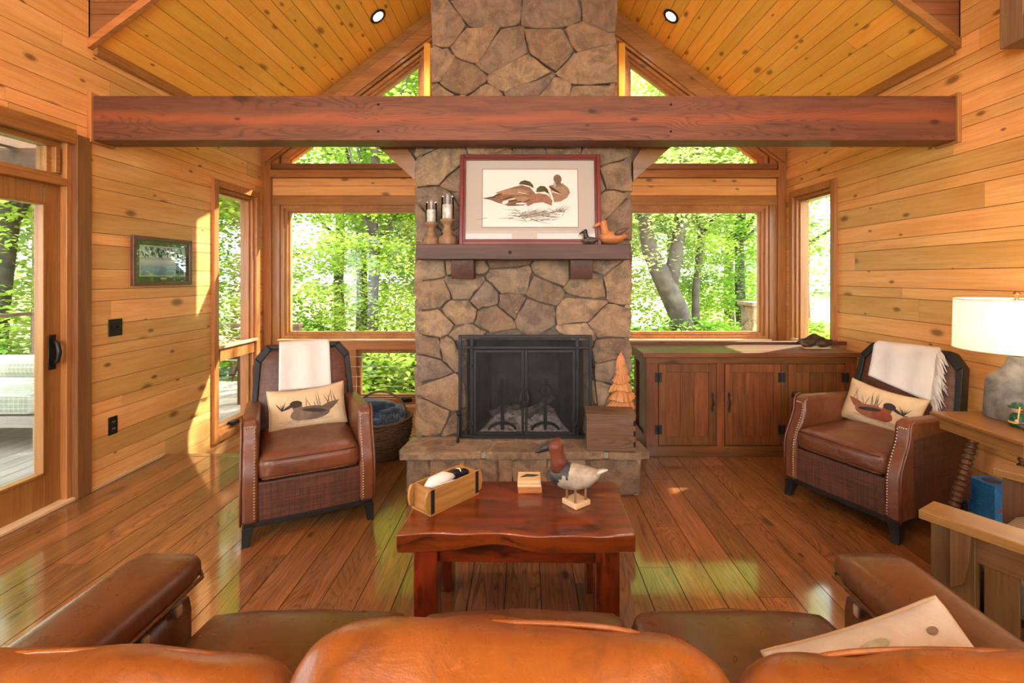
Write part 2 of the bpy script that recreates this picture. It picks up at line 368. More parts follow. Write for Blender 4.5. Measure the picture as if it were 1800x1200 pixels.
def subtract(rects, hole):
    out = []
    for (a0, a1, b0, b1) in rects:
        h0, h1, k0, k1 = max(a0, hole[0]), min(a1, hole[1]), max(b0, hole[2]), min(b1, hole[3])
        if h0 >= h1 or k0 >= k1: out.append((a0, a1, b0, b1)); continue
        if a0 < h0: out.append((a0, h0, b0, b1))
        if h1 < a1: out.append((h1, a1, b0, b1))
        if b0 < k0: out.append((h0, h1, b0, k0))
        if k1 < b1: out.append((h0, h1, k1, b1))
    return [q for q in out if q[1]-q[0] > .015 and q[3]-q[2] > .012]

# --- floor
fl = structure(part('floor', M_DARKGAP, None, lambda m: (m.rng(-W-.2, W, YR, 3.93, -.30, -.022), m.rng(-1.95, W, 3.93, 4.40, -.30, -.022), m.rng(-W-.1, W, 3.93, YB+.05, LOW-.1, LOW-.02))))
fw = .164; x = .567 - 22*fw; rows = []
while x < W:
    rows.append((max(x, -W), min(x+fw, W))); x += fw
wf = wood('floor', 'y', 'z')
rf = random.Random(11)
for (x0, x1) in rows:
    if x1-x0 < .02: continue
    ymax = 4.40 if x0 > -1.96 else 3.90
    y = YR - rf.random()*1.5
    while y < ymax:
        L = rf.uniform(1.1, 2.4); a, b_ = max(y, YR), min(y+L, ymax)
        if b_-a > .02: cboard('floor_plank', wf, fl, x0+.0019, x1-.0019, a+.0012, b_-.0012, -.022, 0)
        y += L
cboard('floor_nosing', wood('floor', 'x'), fl, -W, -1.96, 3.90, 3.96, -.05, .002)
y = 3.96
while y < YB-.02:
    cboard('landing_plank', wood('floor', 'x'), fl, -W, W, y+.001, min(y+fw, YB)-.001, LOW-.02, LOW); y += fw

# --- side walls of horizontal boards in a repeating 165 / 82 / 139 mm pattern
def wall_rows(z0, z1):
    seq = [.165, .082, .139]; z = 1.502; i = 0; out = []
    while z < z1:
        out.append((z, z+seq[i % 3])); z += seq[i % 3]; i += 1
    z = 1.502; i = 2; 
    while z > z0:
        out.append((z-seq[i % 3], z)); z -= seq[i % 3]; i -= 1
    return sorted((max(a, z0), min(b, z1)) for a, b in out if min(b, z1)-max(a, z0) > .012)
SIDE_WIN = (4.56, 5.24, -.05, 2.30)           # y0, y1, z0, z1 of the narrow corner windows
DOOR = (.70, 3.15, 0, 2.40)                    # opening of the sliding door in the left wall
wp = wood('pine', 'y', 'x')
def side_wall(name, sx, holes):
    base = MB()
    rects = [(YR, YV, -.3, ZC), (YV, YB+.16, LOW-.1, EAVE+.05)]
    for h in holes: rects = subtract(rects, h)
    for r_ in rects: base.rng(sx*(W+.02), sx*(W+.15), r_[0], r_[1], r_[2], r_[3])
    wall = structure(base.build(name, M_DARKGAP))
    rr = random.Random(3 if sx < 0 else 5)
    for (z0, z1) in wall_rows(LOW, ZC):
        segs = []
        ymax = YB if z0 < EAVE-.02 else YV
        y = YR - rr.random()*2
        while y < ymax:
            L = rr.uniform(2.6, 4.6); a, b_ = max(y, YR), min(y+L, ymax)
            if b_-a > .05: segs.append((a, b_, z0, min(z1, EAVE) if a >= YV else z1))
            y += L
        for h in holes: segs = subtract(segs, h)
        if z0 < 0:
            ns = []
            for a, b_, c, d in segs:
                if b_ > 3.95: ns.append((max(a, 3.93), b_, c, d))
                if a < 3.93 and d > .03: ns.append((a, min(b_, 3.93), 0, d))
            segs = ns
        for (a, b_, c, d) in segs:
            if d-c < .03 or b_-a < .03: continue
            x0, x1 = (-W-.02, -W) if sx < 0 else (W, W+.02)
            cboard('wall_board', wp, wall, x0, x1, a+.001, b_-.001, c+.0018, d-.0018)
    return wall
wl = side_wall('wall_left', -1, [SIDE_WIN, DOOR])
wr_ = side_wall('wall_right', 1, [SIDE_WIN])
# rear wall with two large windows, and the ceiling of the tall near room
def rear(m):
    for r_ in subtract(subtract([(-W-.15, W+.15, -.3, ZC+.1)], (-2.5, -.2, .6, 3.9)), (.2, 2.5, .6, 3.9)): m.rng(r_[0], r_[1], YR-.15, YR, r_[2], r_[3])
structure(part('wall_rear', wood('pine', 'x'), None, rear))
for i, x0 in enumerate((-2.5, .2)):
    wdw = structure(part('window_%d' % (7+i), wood('trim', 'z'), None, lambda m: [m.rng(*q) for q in ((x0, x0+.07, YR-.12, YR-.02, .6, 3.9), (x0+2.23, x0+2.3, YR-.12, YR-.02, .6, 3.9), (x0+.07, x0+2.23, YR-.12, YR-.02, .6, .68), (x0+.07, x0+2.23, YR-.12, YR-.02, 3.82, 3.9), (x0+1.12, x0+1.18, YR-.12, YR-.02, .68, 3.82))]))
    part('pane', M_GLASS, wdw, lambda m: m.rng(x0+.07, x0+2.23, YR-.075, YR-.069, .68, 3.82))
structure(part('ceiling', wood('pine_ceiling', 'y'), None, lambda m: m.rng(-W-.15, W+.15, YR-.15, YV+.1, ZC, ZC+.1)))

# --- vault over the fireplace end: two slopes of planks that run towards the gable
SL = math.sqrt(1+PITCH*PITCH)
for sx, nm in ((-1, 'ceiling_vault_left'), (1, 'ceiling_vault_right')):
    base = MB()
    pl = [(sx*(W+.15), roof_z(W)-.75*.15), (0, roof_z(0)), (0, roof_z(0)+.15), (sx*(W+.15), roof_z(W)+.05)]
    pl = [(px, pz+.02) for px, pz in pl]
    base.prism(pl, lambda p, q, t: (p, t, q), YV+.02, YB+.16)
    v = structure(base.build(nm, M_DARKGAP))
    rr = random.Random(21+sx); n = 30; pw = W*SL/n
    ang = math.atan(PITCH)*(1 if sx < 0 else -1)
    for k in range(n):
        t = (k+.5)/n; px = sx*W*(1-t); pz = roof_z(px)
        y = YV; cuts = [YV] + ([rr.uniform(YV+.4, YB-.4)] if rr.random() < .6 else []) + [YB]
        for a, b_ in zip(cuts, cuts[1:]):
            m = MB(); m.box((0,0,0), (pw-.004, b_-a-.003, .02))
            o = m.build('ceiling_plank', wood('pine_ceiling', 'y', 'z'), v, loc=(px, (a+b_)/2, pz+.011)); o.rotation_euler = (0, -ang, 0)

# --- front header over the vault opening (faces the camera, follows the slope)
hd = structure(part('wall_header', M_DARKGAP, None, lambda m: [m.prism([(sx*(W+.15), EAVE+.0), (sx*W, EAVE+.03), (0, roof_z(0)+.03), (0, ZC), (sx*(W+.15), ZC)], lambda p, q, t: (p, t, q), YV+.03, YV+.12) for sx in (-1, 1)]))
for (z0, z1) in wall_rows(EAVE+.02, ZC):
    for sx in (-1, 1):
        xa = max(0, W-(z0-EAVE-.02)/PITCH); xb = max(0, W-(z1-EAVE-.02)/PITCH)
        poly = [(sx*xa, z0+.0016), (sx*W, z0+.0016), (sx*W, z1-.0016), (sx*xb, z1-.0016)]
        if abs(xa-W) < .01: poly = [(sx*W, z0), (sx*W, z1-.0016), (sx*xb, z1-.0016)]
        cx, cz = sx*(W+xb)/2, (z0+z1)/2
        m = MB(); m.prism([(p-cx, q-cz) for p, q in poly], lambda p, q, t: (p, t, q), -.01, .01)
        m.build('header_board', wood('post', 'x'), hd, loc=(cx, YV+.02, cz))

# --- trims: along the front edge of the vault, along the eaves, under the gable
wt = {a: wood('trim', a) for a in 'xyz'}
n_trim = [0]
def trim(mat, boxes=None, fn=None, bevel=.004):
    n_trim[0] += 1; m = MB()
    if boxes:
        for q in boxes: m.rng(*q)
    if fn: fn(m)
    return structure(m.build('trim_%d' % n_trim[0], mat, None, bevel=bevel))
for sx in (-1, 1):
    def fr(m): m.prism([(sx*W, EAVE-.035), (0, roof_z(0)-.035), (0, roof_z(0)+.03), (sx*W, EAVE+.03)], lambda p, q, t: (p, t, q), YV-.012, YV+.03)
    trim(wt['x'], fn=fr)
    trim(wt['y'], boxes=[(min(sx*W, sx*(W-.03)), max(sx*W, sx*(W-.03)), YV+.03, YB, EAVE-.06, EAVE+.015)])
    for k, (d0, d1, th) in enumerate(((.0, .11, .03), (.13, .30, .06), (.30, .34, .04))):     # stepped rake boards on the gable
        def rk(m, d0=d0, d1=d1, th=th): m.prism([(sx*(W-.02), roof_z(W)-d1), (sx*1.0, roof_z(1.0)-d1), (sx*1.0, roof_z(1.0)-d0), (sx*(W-.02), roof_z(W)-d0)], lambda p, q, t: (p, t, q), YB-th, YB+.02)
        trim(wt['x'], fn=rk)

# --- back wall: built round its openings.  rails and posts are boards of their own
GW0, GW1, GZ = 1.12, 2.72, 2.70                # gable windows: |x| range and sill
MWIN = (1.00, 2.70, .77, 2.21); LWIN = (1.00, 2.70, .09, .62)
def backwall(m):
    holes = []
    rects = [(-W, W, LOW-.1, 2.62)]
    for sx in (-1, 1):
        for wv in (MWIN, LWIN):
            h = (sx*wv[0], sx*wv[1], wv[2], wv[3]); rects = subtract(rects, (min(h[0], h[1]), max(h[0], h[1]), h[2], h[3]))
    for r_ in rects: m.rng(r_[0], r_[1], YB+.03, YB+.15, r_[2], r_[3])
    for sx in (-1, 1):
        m.prism([(sx*W, 2.62), (sx*W, EAVE+.02), (sx*GW1, roof_z(GW1)), (sx*GW1, 2.62)], lambda p, q, t: (p, t, q), YB+.03, YB+.15)
        m.prism([(sx*GW1, roof_z(GW1)-.36), (sx*GW1, roof_z(GW1)), (sx*GW0, roof_z(GW0)), (sx*GW0, roof_z(GW0)-.36)], lambda p, q, t: (p, t, q), YB+.03, YB+.15)
        m.rng(min(sx*GW1, sx*GW0), max(sx*GW1, sx*GW0), YB+.03, YB+.15, 2.62, GZ)
    m.prism([(-GW0, 2.62), (GW0, 2.62), (GW0, roof_z(GW0)), (0, roof_z(0)), (-GW0, roof_z(GW0))], lambda p, q, t: (p, t, q), YB+.03, YB+.15)
wb = structure(part('wall_back', wood('pine', 'x', 'y'), None, backwall))
for sx in (-1, 1):
    def bb(name, kind, ax, a, b_, z0, z1, y0=YB, y1=YB+.03, bev=.003, drop=None):
        cboard(name, wood(kind, ax, drop), wb, min(sx*a, sx*b_), max(sx*a, sx*b_), y0, y1, z0, z1, bevel=bev)
    bb('wall_board', 'pine', 'x', .78, 2.83, 2.47, 2.555, drop='y'); bb('wall_board', 'pine', 'x', .78, 2.83, 2.36, 2.468, drop='y')
    bb('ledge_board', 'trim', 'x', .78, 2.83, 2.558, 2.64, YB-.05); bb('gable_sill', 'post', 'x', .78, 2.80, 2.642, 2.705, YB-.07)
    bb('head_casing', 'trim', 'x', .78, 2.83, 2.25, 2.355, YB-.015)
    bb('corner_post', 'trim', 'z', 2.83, 2.92, LOW, EAVE-.06, YB-.04); bb('side_casing', 'trim', 'z', 2.745, 2.83, .0, 2.25, YB-.01)
    bb('gable_side_casing', 'trim', 'z', 2.745, 2.83, 2.70, 2.93, YB-.02)
    bb('gable_post', 'pine_ceiling', 'z', 1.05, 1.12, 2.70, 4.05, YB-.05)
    bb('middle_rail', 'trim', 'x', .78, 2.745, .635, .735, YB-.05); bb('window_stool', 'palewood', 'x', .78, 2.745, .735, .752, YB-.07)
    bb('sill_rail', 'trim', 'x', .78, 2.83, .02, .085, YB-.02); bb('lower_stool', 'palewood', 'x', .78, 2.83, -.01, .02, YB-.05)
    z = LOW
    for h_ in (.12, .115, .11): bb('wall_board', 'pine', 'x', .78, 2.83, z, z+h_-.004); z += h_
    # mullion of the lower lights
    bb('mullion', 'trim', 'z', 1.88, 1.98, .085, .635, YB-.03)

def window(nm, fr, parts_, pane):
    m = MB()
    for q in fr: m.rng(*q)
    o = structure(m.build(nm, wt['z'], None, bevel=.003))
    part('pane', M_GLASS, o, lambda mm: pane(mm)); return o
def rect_frame(x0, x1, z0, z1, t, y0, y1):
    return [(x0, x0+t, y0, y1, z0, z1), (x1-t, x1, y0, y1, z0, z1), (x0+t, x1-t, y0, y1, z0, z0+t), (x0+t, x1-t, y0, y1, z1-t, z1)]
for i, sx in enumerate((-1, 1)):
    a, b_ = sorted((sx*MWIN[0], sx*MWIN[1]))
    fr = rect_frame(a-.04, b_+.04, MWIN[2]-.02, MWIN[3]+.04, .035, YB+.0, YB+.05) + rect_frame(a-.006, b_+.006, MWIN[2]+.012, MWIN[3]+.006, .03, YB+.03, YB+.09) + rect_frame(a+.02, b_-.02, MWIN[2]+.038, MWIN[3]-.02, .018, YB+.06, YB+.12)
    window('window_%d' % (1+i), fr, None, lambda m: m.rng(a+.03, b_-.03, YB+.08, YB+.086, MWIN[2]+.03, MWIN[3]-.03))
    for j, (c0, c1) in enumerate(((LWIN[0], 1.88), (1.98, LWIN[1]))):
        a2, b2 = sorted((sx*c0, sx*c1))
        fr = rect_frame(a2-.003, b2+.003, LWIN[2]-.003, LWIN[3]+.003, .035, YB+.02, YB+.09)
        o = window('window_%d' % (3+i*2+j), fr, None, lambda m: m.rng(a2+.03, b2-.03, YB+.05, YB+.056, LWIN[2]+.03, LWIN[3]-.03))
        part('window_crank', M_BRONZE, o, lambda m: (m.rbox(((a2+b2)/2+.12, YB-.03, .075), (.12,.03,.05), .012, 4), m.tube([((a2+b2)/2+.12, YB-.045, .08), ((a2+b2)/2+.08, YB-.055, .075)], .007)), smooth=True)
# gable windows under the slope
for i, sx in enumerate((-1, 1)):
    m = MB(); F = lambda p, q, t: (sx*p, t, q)
    for (o0, o1, y0, y1) in ((.0, .035, YB-.02, YB+.05), (.035, .062, YB+.02, YB+.08), (.062, .085, YB+.05, YB+.11)):
        def ring(d): return [(GW0+d, GZ+min(d, .02)), (GW1-d, GZ+min(d, .02)), (GW1-d, roof_z(GW1-d)-.36-d*1.2), (GW0+d, roof_z(GW0+d)-.36-d*1.2)]
        A, B = ring(o0), ring(o1)
        for k in range(4):
            if k == 0: continue
            k2 = (k+1) % 4; m.prism([A[k], A[k2], B[k2], B[k]], F, y0, y1)
    o = structure(m.build('window_%d' % (9+i), wt['x'], None))
    part('pane', M_GLASS, o, lambda mm: mm.prism(ring(.062), F, YB+.08, YB+.086))
# narrow corner windows in the side walls
for i, sx in enumerate((-1, 1)):
    y0, y1, z0, z1 = SIDE_WIN; m = MB(); X = lambda d0, d1: (min(sx*(W+d0), sx*(W+d1)), max(sx*(W+d0), sx*(W+d1)))
    def rf_(ya, yb, za, zb, t, d0, d1):
        a, b_ = X(d0, d1)
        for q in ((a, b_, ya, ya+t, za, zb), (a, b_, yb-t, yb, za, zb), (a, b_, ya+t, yb-t, za, za+t), (a, b_, ya+t, yb-t, zb-t, zb)): m.rng(*q)
    rf_(y0-.05, y1+.05, z0-.07, z1+.07, .068, -.03, .03)
    rf_(y0+.018, y1-.018, z0+.0, z1-.0, .03, .0, .10); rf_(y0+.048, y1-.048, z0+.03, z1-.03, .022, .03, .12)
    a, b_ = X(-.02, .11); m.rng(a, b_, y0+.048, y1-.048, .64, .78)
    o = structure(m.build('window_%d' % (11+i), wt['z'], None, bevel=.004))
    a, b_ = X(.075, .081)
    part('pane', M_GLASS, o, lambda mm: mm.rng(a, b_, y0+.05, y1-.05, .78, z1-.05)); part('pane', M_GLASS, o, lambda mm: mm.rng(a, b_, y0+.05, y1-.05, z0+.05, .64))
    a, b_ = X(-.045, .0); part('window_stool', wood('palewood', 'y'), o, lambda mm: mm.rng(a, b_, y0+.02, y1-.02, .765, .79))
    a, b_ = X(-.035, .03); part('window_crank', M_BRONZE, o, lambda mm: (mm.rng(a, b_, 4.80, 4.90, z0+.02, z0+.06)), bevel=.008)

# --- sliding door with transom on the left, and the post that carries the beam
trim(wood('post', 'z'), boxes=[(-W-.04, -W+.022, 3.135, YV, 0, 2.372)])
trim(wt['z'], boxes=[(-3.04, -W-.015, 3.10, 3.135, 0, 2.37)])
trim(wt['y'], boxes=[(-3.06, -W+.018, .66, 3.135, 2.305, 2.40)])
trim(wt['y'], boxes=[(-3.05, -W-.004, .70, 3.10, 2.028, 2.075)])
trim(wt['z'], boxes=[(-3.06, -W+.018, .60, .70, 0, 2.305)])
trim(wood('palewood', 'y'), boxes=[(-W-.10, -W+.012, .70, 3.135, 0, .022)])
def doorleaf(m, y0, y1, x0, x1, z0, z1, st=.105, rb=.20):
    m.rng(x0, x1, y0, y0+st, z0, z1); m.rng(x0, x1, y1-st, y1, z0, z1); m.rng(x0, x1, y0+st, y1-st, z0, z0+rb); m.rng(x0, x1, y0+st, y1-st, z1-.12, z1)
    for q in ((y0+st, y0+st+.014), (y1-st-.014, y1-st)): m.rng(x0-.004, x1+.008, q[0], q[1], z0+rb, z1-.12)
    m.rng(x0-.004, x1+.008, y0+st, y1-st, z0+rb, z0+rb+.016); m.rng(x0-.004, x1+.008, y0+st, y1-st, z1-.134, z1-.12)
for k, (y0, y1, x0) in enumerate(((1.86, 3.10, -3.02), (.70, 1.95, -3.075))):
    d = structure(part('door_%d' % (k+1), wt['z'], None, lambda m: doorleaf(m, y0, y1, x0, x0+.045, .022, 2.028), bevel=.003))
    part('pane', M_GLASS, d, lambda m: m.rng(x0+.018, x0+.024, y0+.105, y1-.105, .222, 1.91))
    if k == 0:
        h = part('door_handle', M_BRONZE, d, lambda m: m.rng(-2.975, -2.966, 3.015, 3.065, .865, 1.085), bevel=.012)
        part('handle_grip', M_BRONZE, h, lambda m: m.tube([(-2.966, 3.04, .90), (-2.935, 3.04, .92), (-2.925, 3.04, .975), (-2.935, 3.04, 1.03), (-2.966, 3.04, 1.05)], [.010, .013, .014, .013, .010], 10), smooth=True)
tr = structure(part('window_13', wt['y'], None, lambda m: (m.rng(-3.05, -2.97, .70, 3.10, 2.075, 2.105), m.rng(-3.05, -2.97, .70, 3.10, 2.27, 2.305), m.rng(-3.05, -2.985, 3.02, 3.10, 2.105, 2.27), m.rng(-3.04, -2.955, 3.05, 3.08, 2.105, 2.27), m.rng(-3.05, -2.97, .70, .80, 2.105, 2.27)), bevel=.003))
part('pane', M_GLASS, tr, lambda m: m.rng(-3.02, -3.014, .80, 3.02, 2.105, 2.27))
# base trims
structure(cboard('baseboard_left', wood('palewood', 'y'), None, -W, -W+.014, YV, 3.90, 0, .026, bevel=.004))
structure(cboard('baseboard_right', wood('palewood', 'y'), None, W-.014, W, YR, 4.40, 0, .026, bevel=.004))

# ------------------------------------------------------------------ tie beam across the room
bmT = empty('tie_beam', (0, 3.325, 2.362), label='long reddish brown timber tie beam spanning wall to wall before the chimney', cat='beam')
part('timber', wood('beam', 'x', 'y'), bmT, lambda m: m.box((0, 0, .15), (2*W-.05, .17, .30)), bevel=.006)
for sx in (-1, 1):
    part('end_casing', wt['z'], bmT, lambda m: (m.rng(*sorted((sx*(W-.03), sx*(W-.001))), -.10, .09, -.014, .32)), bevel=.003)
    for zz in (.06, .24):
        for xx in (.98,):
            part('bolt', M_IRON, bmT, lambda m: m.lathe([(.008, 0), (.008, .004), (.0, .006)], 10), smooth=True).matrix_local = Matrix.Translation((sx*xx, -.086, zz)) @ Matrix.Rotation(R(90), 4, 'X')
# knee braces between chimney and beam
for sx, nm in ((-1, 'left'), (1, 'right')):
    k = empty('knee_brace', (sx*.79, 3.50, 2.14), label='diagonal timber knee brace on the %s flank of the chimney under the beam' % nm, cat='brace', group='knee braces under the tie beam')
    part('strut', wood('oak', 'x'), k, lambda m: m.prism([(0, 0), (sx*.41, .38), (sx*.41, .52), (sx*.24, .52), (0, .15)], lambda p, q, t: (p, t, q), .02, .16), bevel=.004)
    part('filler_block', wood('porch', 'z'), k, lambda m: m.prism([(0, .15), (sx*.30, .42), (sx*.30, .52), (0, .52)], lambda p, q, t: (p, t, q), .06, .14))  # dark stain stands in for the shade on the header by the chimney

# loft railing end on the right wall
lr = empty('loft_railing', (2.70, 1.7, 2.74), label='pale timber loft railing end fixed high on the right board wall', cat='railing')
part('end_post', wood('turned', 'z'), lr, lambda m: m.rng(0, .216, .92, 1.05, .0, 2.2), bevel=.004)
part('bottom_rail', wood('turned', 'y'), lr, lambda m: m.rng(0, .216, -1.6, .92, 0, .13), bevel=.004)
part('bracket', wood('turned', 'y'), lr, lambda m: m.box((.1, .62, .42), (.06, .09, .95), Matrix.Rotation(R(40), 3, 'X')), bevel=.004)

# recessed lights: two in the vault, plus unseen ones added in the near room
def can_light(px, py, pz, ang, label, watt, cone=110):
    e = empty('recessed_light', (px, py, pz), 0, label, 'ceiling light', 'recessed ceiling lights'); e.rotation_euler = (0, ang, 0)
    part('trim_ring', M_BRONZE, e, lambda m: m.lathe([(.060, .012), (.085, .010), (.09, .0), (.085, -.006), (.064, -.004), (.060, .012)], 28, cap=False), smooth=True)
    part('reflector', M_WHITE_PAINT, e, lambda m: m.lathe([(.060, -.002), (.050, .008)], 28, cap=False), smooth=True)
    part('bulb', plain('bulb_glow', (1,1,1), .5, emit=(1,.86,.62), es=14), e, lambda m: m.lathe([(0, .004), (.03, .003), (.05, .008)], 24, cap=False), smooth=True)
    l = add_light('bulb_light', 'SPOT', (0, 0, -.02), (0, 0, 0), watt, (1, .91, .78), spot_size=R(cone), spot_blend=.7, shadow_soft_size=.06); l.parent = e
    return e
for sx, nm in ((-1, 'left'), (1, 'right')):
    can_light(sx*1.48, 4.89, roof_z(1.48)-.012, sx*math.atan(PITCH)*1.0, 'lit round recessed light in the %s slope of the plank vault' % nm, 55)

k = 0
for px in (-1.9, 1.9):  # downlights added out of view to brighten the sofa and floor
    for py in (-1.6, .2, 2.0):
        k += 1
        can_light(px, py, ZC-.012, 0, 'unseen recessed fill light added in the high near ceiling, %s row, %s of three' % ('left' if px < 0 else 'right', {-1.6: 'rearmost', .2: 'middle', 2.0: 'foremost'}[py]), 75, 100)

# glowing globes on poles, added unseen behind the camera to brighten the vault
for px, nm, es_ in ((-2.35, 'left', 95), (2.35, 'right', 50)):
    fl_ = empty('floor_lamp', (px, -1.5, 0), 0, 'unseen fill globe on a tall pole, added in the %s rear of the room' % nm, 'lamp', 'added fill globes')
    part('base', M_BRONZE, fl_, lambda m: m.lathe([(.16, 0), (.16, .015), (.03, .03), (0, .03)], 28), smooth=True)
    part('pole', M_BRONZE, fl_, lambda m: m.tube([(0, 0, .02), (0, 0, 1.72)], .012, 10), smooth=True)
    part('globe', plain('fill_glow_'+nm, (1,1,1), .5, emit=(1,.95,.87), es=es_), fl_, lambda m: m.lathe([(.2*math.sin(t*math.pi/14), 1.92-.2*math.cos(t*math.pi/14)) for t in range(15)], 24), smooth=True)
# ------------------------------------------------------------------ stone fireplace
def clip(poly, nx, ny, c):      # keep nx*x+ny*y <= c
    out = []
    for i in range(len(poly)):
        p, q = poly[i], poly[(i+1) % len(poly)]
        dp, dq = nx*p[0]+ny*p[1]-c, nx*q[0]+ny*q[1]-c
        if dp <= 0: out.append(p)
        if (dp < 0) != (dq < 0) and abs(dp-dq) > 1e-12:
            t = dp/(dp-dq); out.append((p[0]+(q[0]-p[0])*t, p[1]+(q[1]-p[1])*t))
    return out
def voronoi(x0, x1, z0, z1, n, rr, holes=(), aspect=1.3):
    pts = []; tries = 0; rad = math.sqrt((x1-x0)*(z1-z0)/n)*.80
    while len(pts) < n and tries < 6000:
        tries += 1; p = (rr.uniform(x0, x1), rr.uniform(z0, z1))
        k = rad*rr.choice((.45, .7, 1.0, 1.35))
        if any(h[0] < p[0] < h[1] and h[2] < p[1] < h[3] for h in holes): continue
        if all(((p[0]-q[0])/aspect)**2+(p[1]-q[1])**2 > (k*.9)**2 for q in pts): pts.append(p)
    mir = []
    for h in holes:
        for p in pts:
            for ax, e in ((0, h[0]), (0, h[1]), (1, h[3])):
                q = list(p); q[ax] = 2*e-q[ax]
                if h[0]-.02 < q[0] < h[1]+.02 and h[2]-.02 < q[1] < h[3]+.02: mir.append(tuple(q))
    allp = pts+mir; cells = []
    for p in pts:
        poly = [(x0, z0), (x1, z0), (x1, z1), (x0, z1)]
        for q in allp:
            if q is p: continue
            dx, dz = (q[0]-p[0])/aspect**2, q[1]-p[1]
            c = ((q[0]**2-p[0]**2)/aspect**2+q[1]**2-p[1]**2)/2
            poly = clip(poly, dx, dz, c)
            if len(poly) < 3: break
        for h in holes:      # keep outside of the opening
            if p[0] <= h[0] and p[1] < h[3]: poly = clip(poly, 1, 0, h[0])
            elif p[0] >= h[1] and p[1] < h[3]: poly = clip(poly, -1, 0, -h[1])
            elif p[1] >= h[3]: poly = clip(poly, 0, -1, -h[3])
        if len(poly) >= 3: cells.append(poly)
    return cells
def stone(poly, rr, parent, fn, depth, name='stone', joint=.0035, proud=.014):
    """poly in the face plane; fn(u, v, out) -> xyz; out is the distance proud of the mortar"""
    cx = sum(p[0] for p in poly)/len(poly); cz = sum(p[1] for p in poly)/len(poly)
    out = []
    for i in range(len(poly)):
        p, q = poly[i], poly[(i+1) % len(poly)]; L = math.hypot(q[0]-p[0], q[1]-p[1])
        if L < .012: continue
        k = 3 if L > .11 else 2
        for j in range(k):
            t = (j+.12)/k if j == 0 else j/k
            jx, jz = rr.uniform(-.009, .009), rr.uniform(-.009, .009)
            out.append((p[0]+(q[0]-p[0])*t+jx, p[1]+(q[1]-p[1])*t+jz))
    if len(out) < 3: return
    def shrink(d):
        r_ = []
        for p in out:
            l = math.hypot(p[0]-cx, p[1]-cz); f = max(.2, 1-d/max(l, .01)); r_.append((cx+(p[0]-cx)*f, cz+(p[1]-cz)*f))
        return r_
    A, B, C = shrink(joint), shrink(joint+.008), shrink(joint+.034)
    n = len(A); tz, tx = rr.uniform(-.06, .06), rr.uniform(-.06, .06); pr = proud*rr.uniform(.5, 1.3)
    h = lambda p: (p[0]-cx)*tx+(p[1]-cz)*tz
    c0 = fn(cx, cz, 0)
    def P(u, v, o): a = fn(u, v, o); return (a[0]-c0[0], a[1]-c0[1], a[2]-c0[2])
    vs = [P(p[0], p[1], -depth) for p in A] + [P(p[0], p[1], pr*.35+h(p)) for p in A] + [P(p[0], p[1], pr*.85+h(p)) for p in B] + [P(p[0], p[1], pr+h(p)+rr.uniform(-.003, .004)) for p in C] + [P(cx, cz, pr+.003)]
    fs = []
    for g in range(3):
        for i in range(n): j = (i+1) % n; fs.append((g*n+i, g*n+j, (g+1)*n+j, (g+1)*n+i))
    for i in range(n): fs.append((3*n+i, 3*n+(i+1) % n, 4*n))
    m = MB(); m.add(vs, fs); return m.build(name, M_STONE, parent, loc=c0)

CX0, CX1, CY, HZ = -.79, .775, 3.50, .297      # chimney breast, its face and the hearth height
UX0, UX1, UY = -.70, .69, 3.62                  # upper flue, set back
BOX = (-.42, .43, HZ, .99)                      # firebox opening
fp = empty('stone_fireplace', (0, CY, 0), label='tall fieldstone fireplace and chimney in the middle of the window wall', cat='fireplace')
OFF = Vector((0, -CY, 0))
def body(m):
    m.rng(CX0+.03, BOX[0], .03, 1.9, LOW, BOX[3]); m.rng(BOX[1], CX1-.03, .03, 1.9, LOW, BOX[3]); m.rng(CX0+.03, CX1-.03, .03, 1.9, BOX[3], 2.50); m.rng(BOX[0], BOX[1], .62, 1.9, LOW, BOX[3])
    m.rng(BOX[0], BOX[1], .03, .62, LOW, HZ-.01); m.rng(UX0+.03, UX1-.03, .15, 1.9, 2.50, 5.2)
part('mortar_core', M_MORTAR, fp, body)
def fire(m):
    a, b_, c, d = BOX
    m.add([(a+.01, .04, c), (a+.14, .60, c), (a+.14, .60, d), (a+.01, .04, d)], [(0,1,2,3)]); m.add([(b_-.01, .04, c), (b_-.14, .60, c), (b_-.14, .60, d), (b_-.01, .04, d)], [(3,2,1,0)])
    m.add([(a+.14, .60, c), (b_-.14, .60, c), (b_-.14, .60, d), (a+.14, .60, d)], [(0,1,2,3)]); m.add([(a, .03, c+.004), (b_, .03, c+.004), (b_, .61, c+.004), (a, .61, c+.004)], [(0,1,2,3)])
    m.add([(a, .05, d-.006), (b_, .05, d-.006), (b_, .61, d-.006), (a, .61, d-.006)], [(3,2,1,0)])
part('firebox', M_SOOT, fp, fire)
rs = random.Random(42)
for poly in voronoi(CX0, CX1, HZ, 2.42, 56, rs, [(BOX[0]-.0, BOX[1], 0, BOX[3])]):
    stone(poly, rs, fp, lambda u, v, o: (u, .0-o, v), .05)
for poly in voronoi(UX0, UX1, 2.45, 4.9, 46, rs):
    stone(poly, rs, fp, lambda u, v, o: (u, .12-o, v), .05)
for sx, e, ue in ((-1, CX0, UX0), (1, CX1, UX1)):
    for poly in voronoi(.0, 1.85, LOW, 2.45, 34, rs, aspect=1.5): stone(poly, rs, fp, lambda u, v, o: (e+sx*(o-.018), u, v), .03)
    for poly in voronoi(.12, 1.85, 2.45, 4.6, 22, rs, aspect=1.5): stone(poly, rs, fp, lambda u, v, o: (ue+sx*(o-.018), u, v), .03)
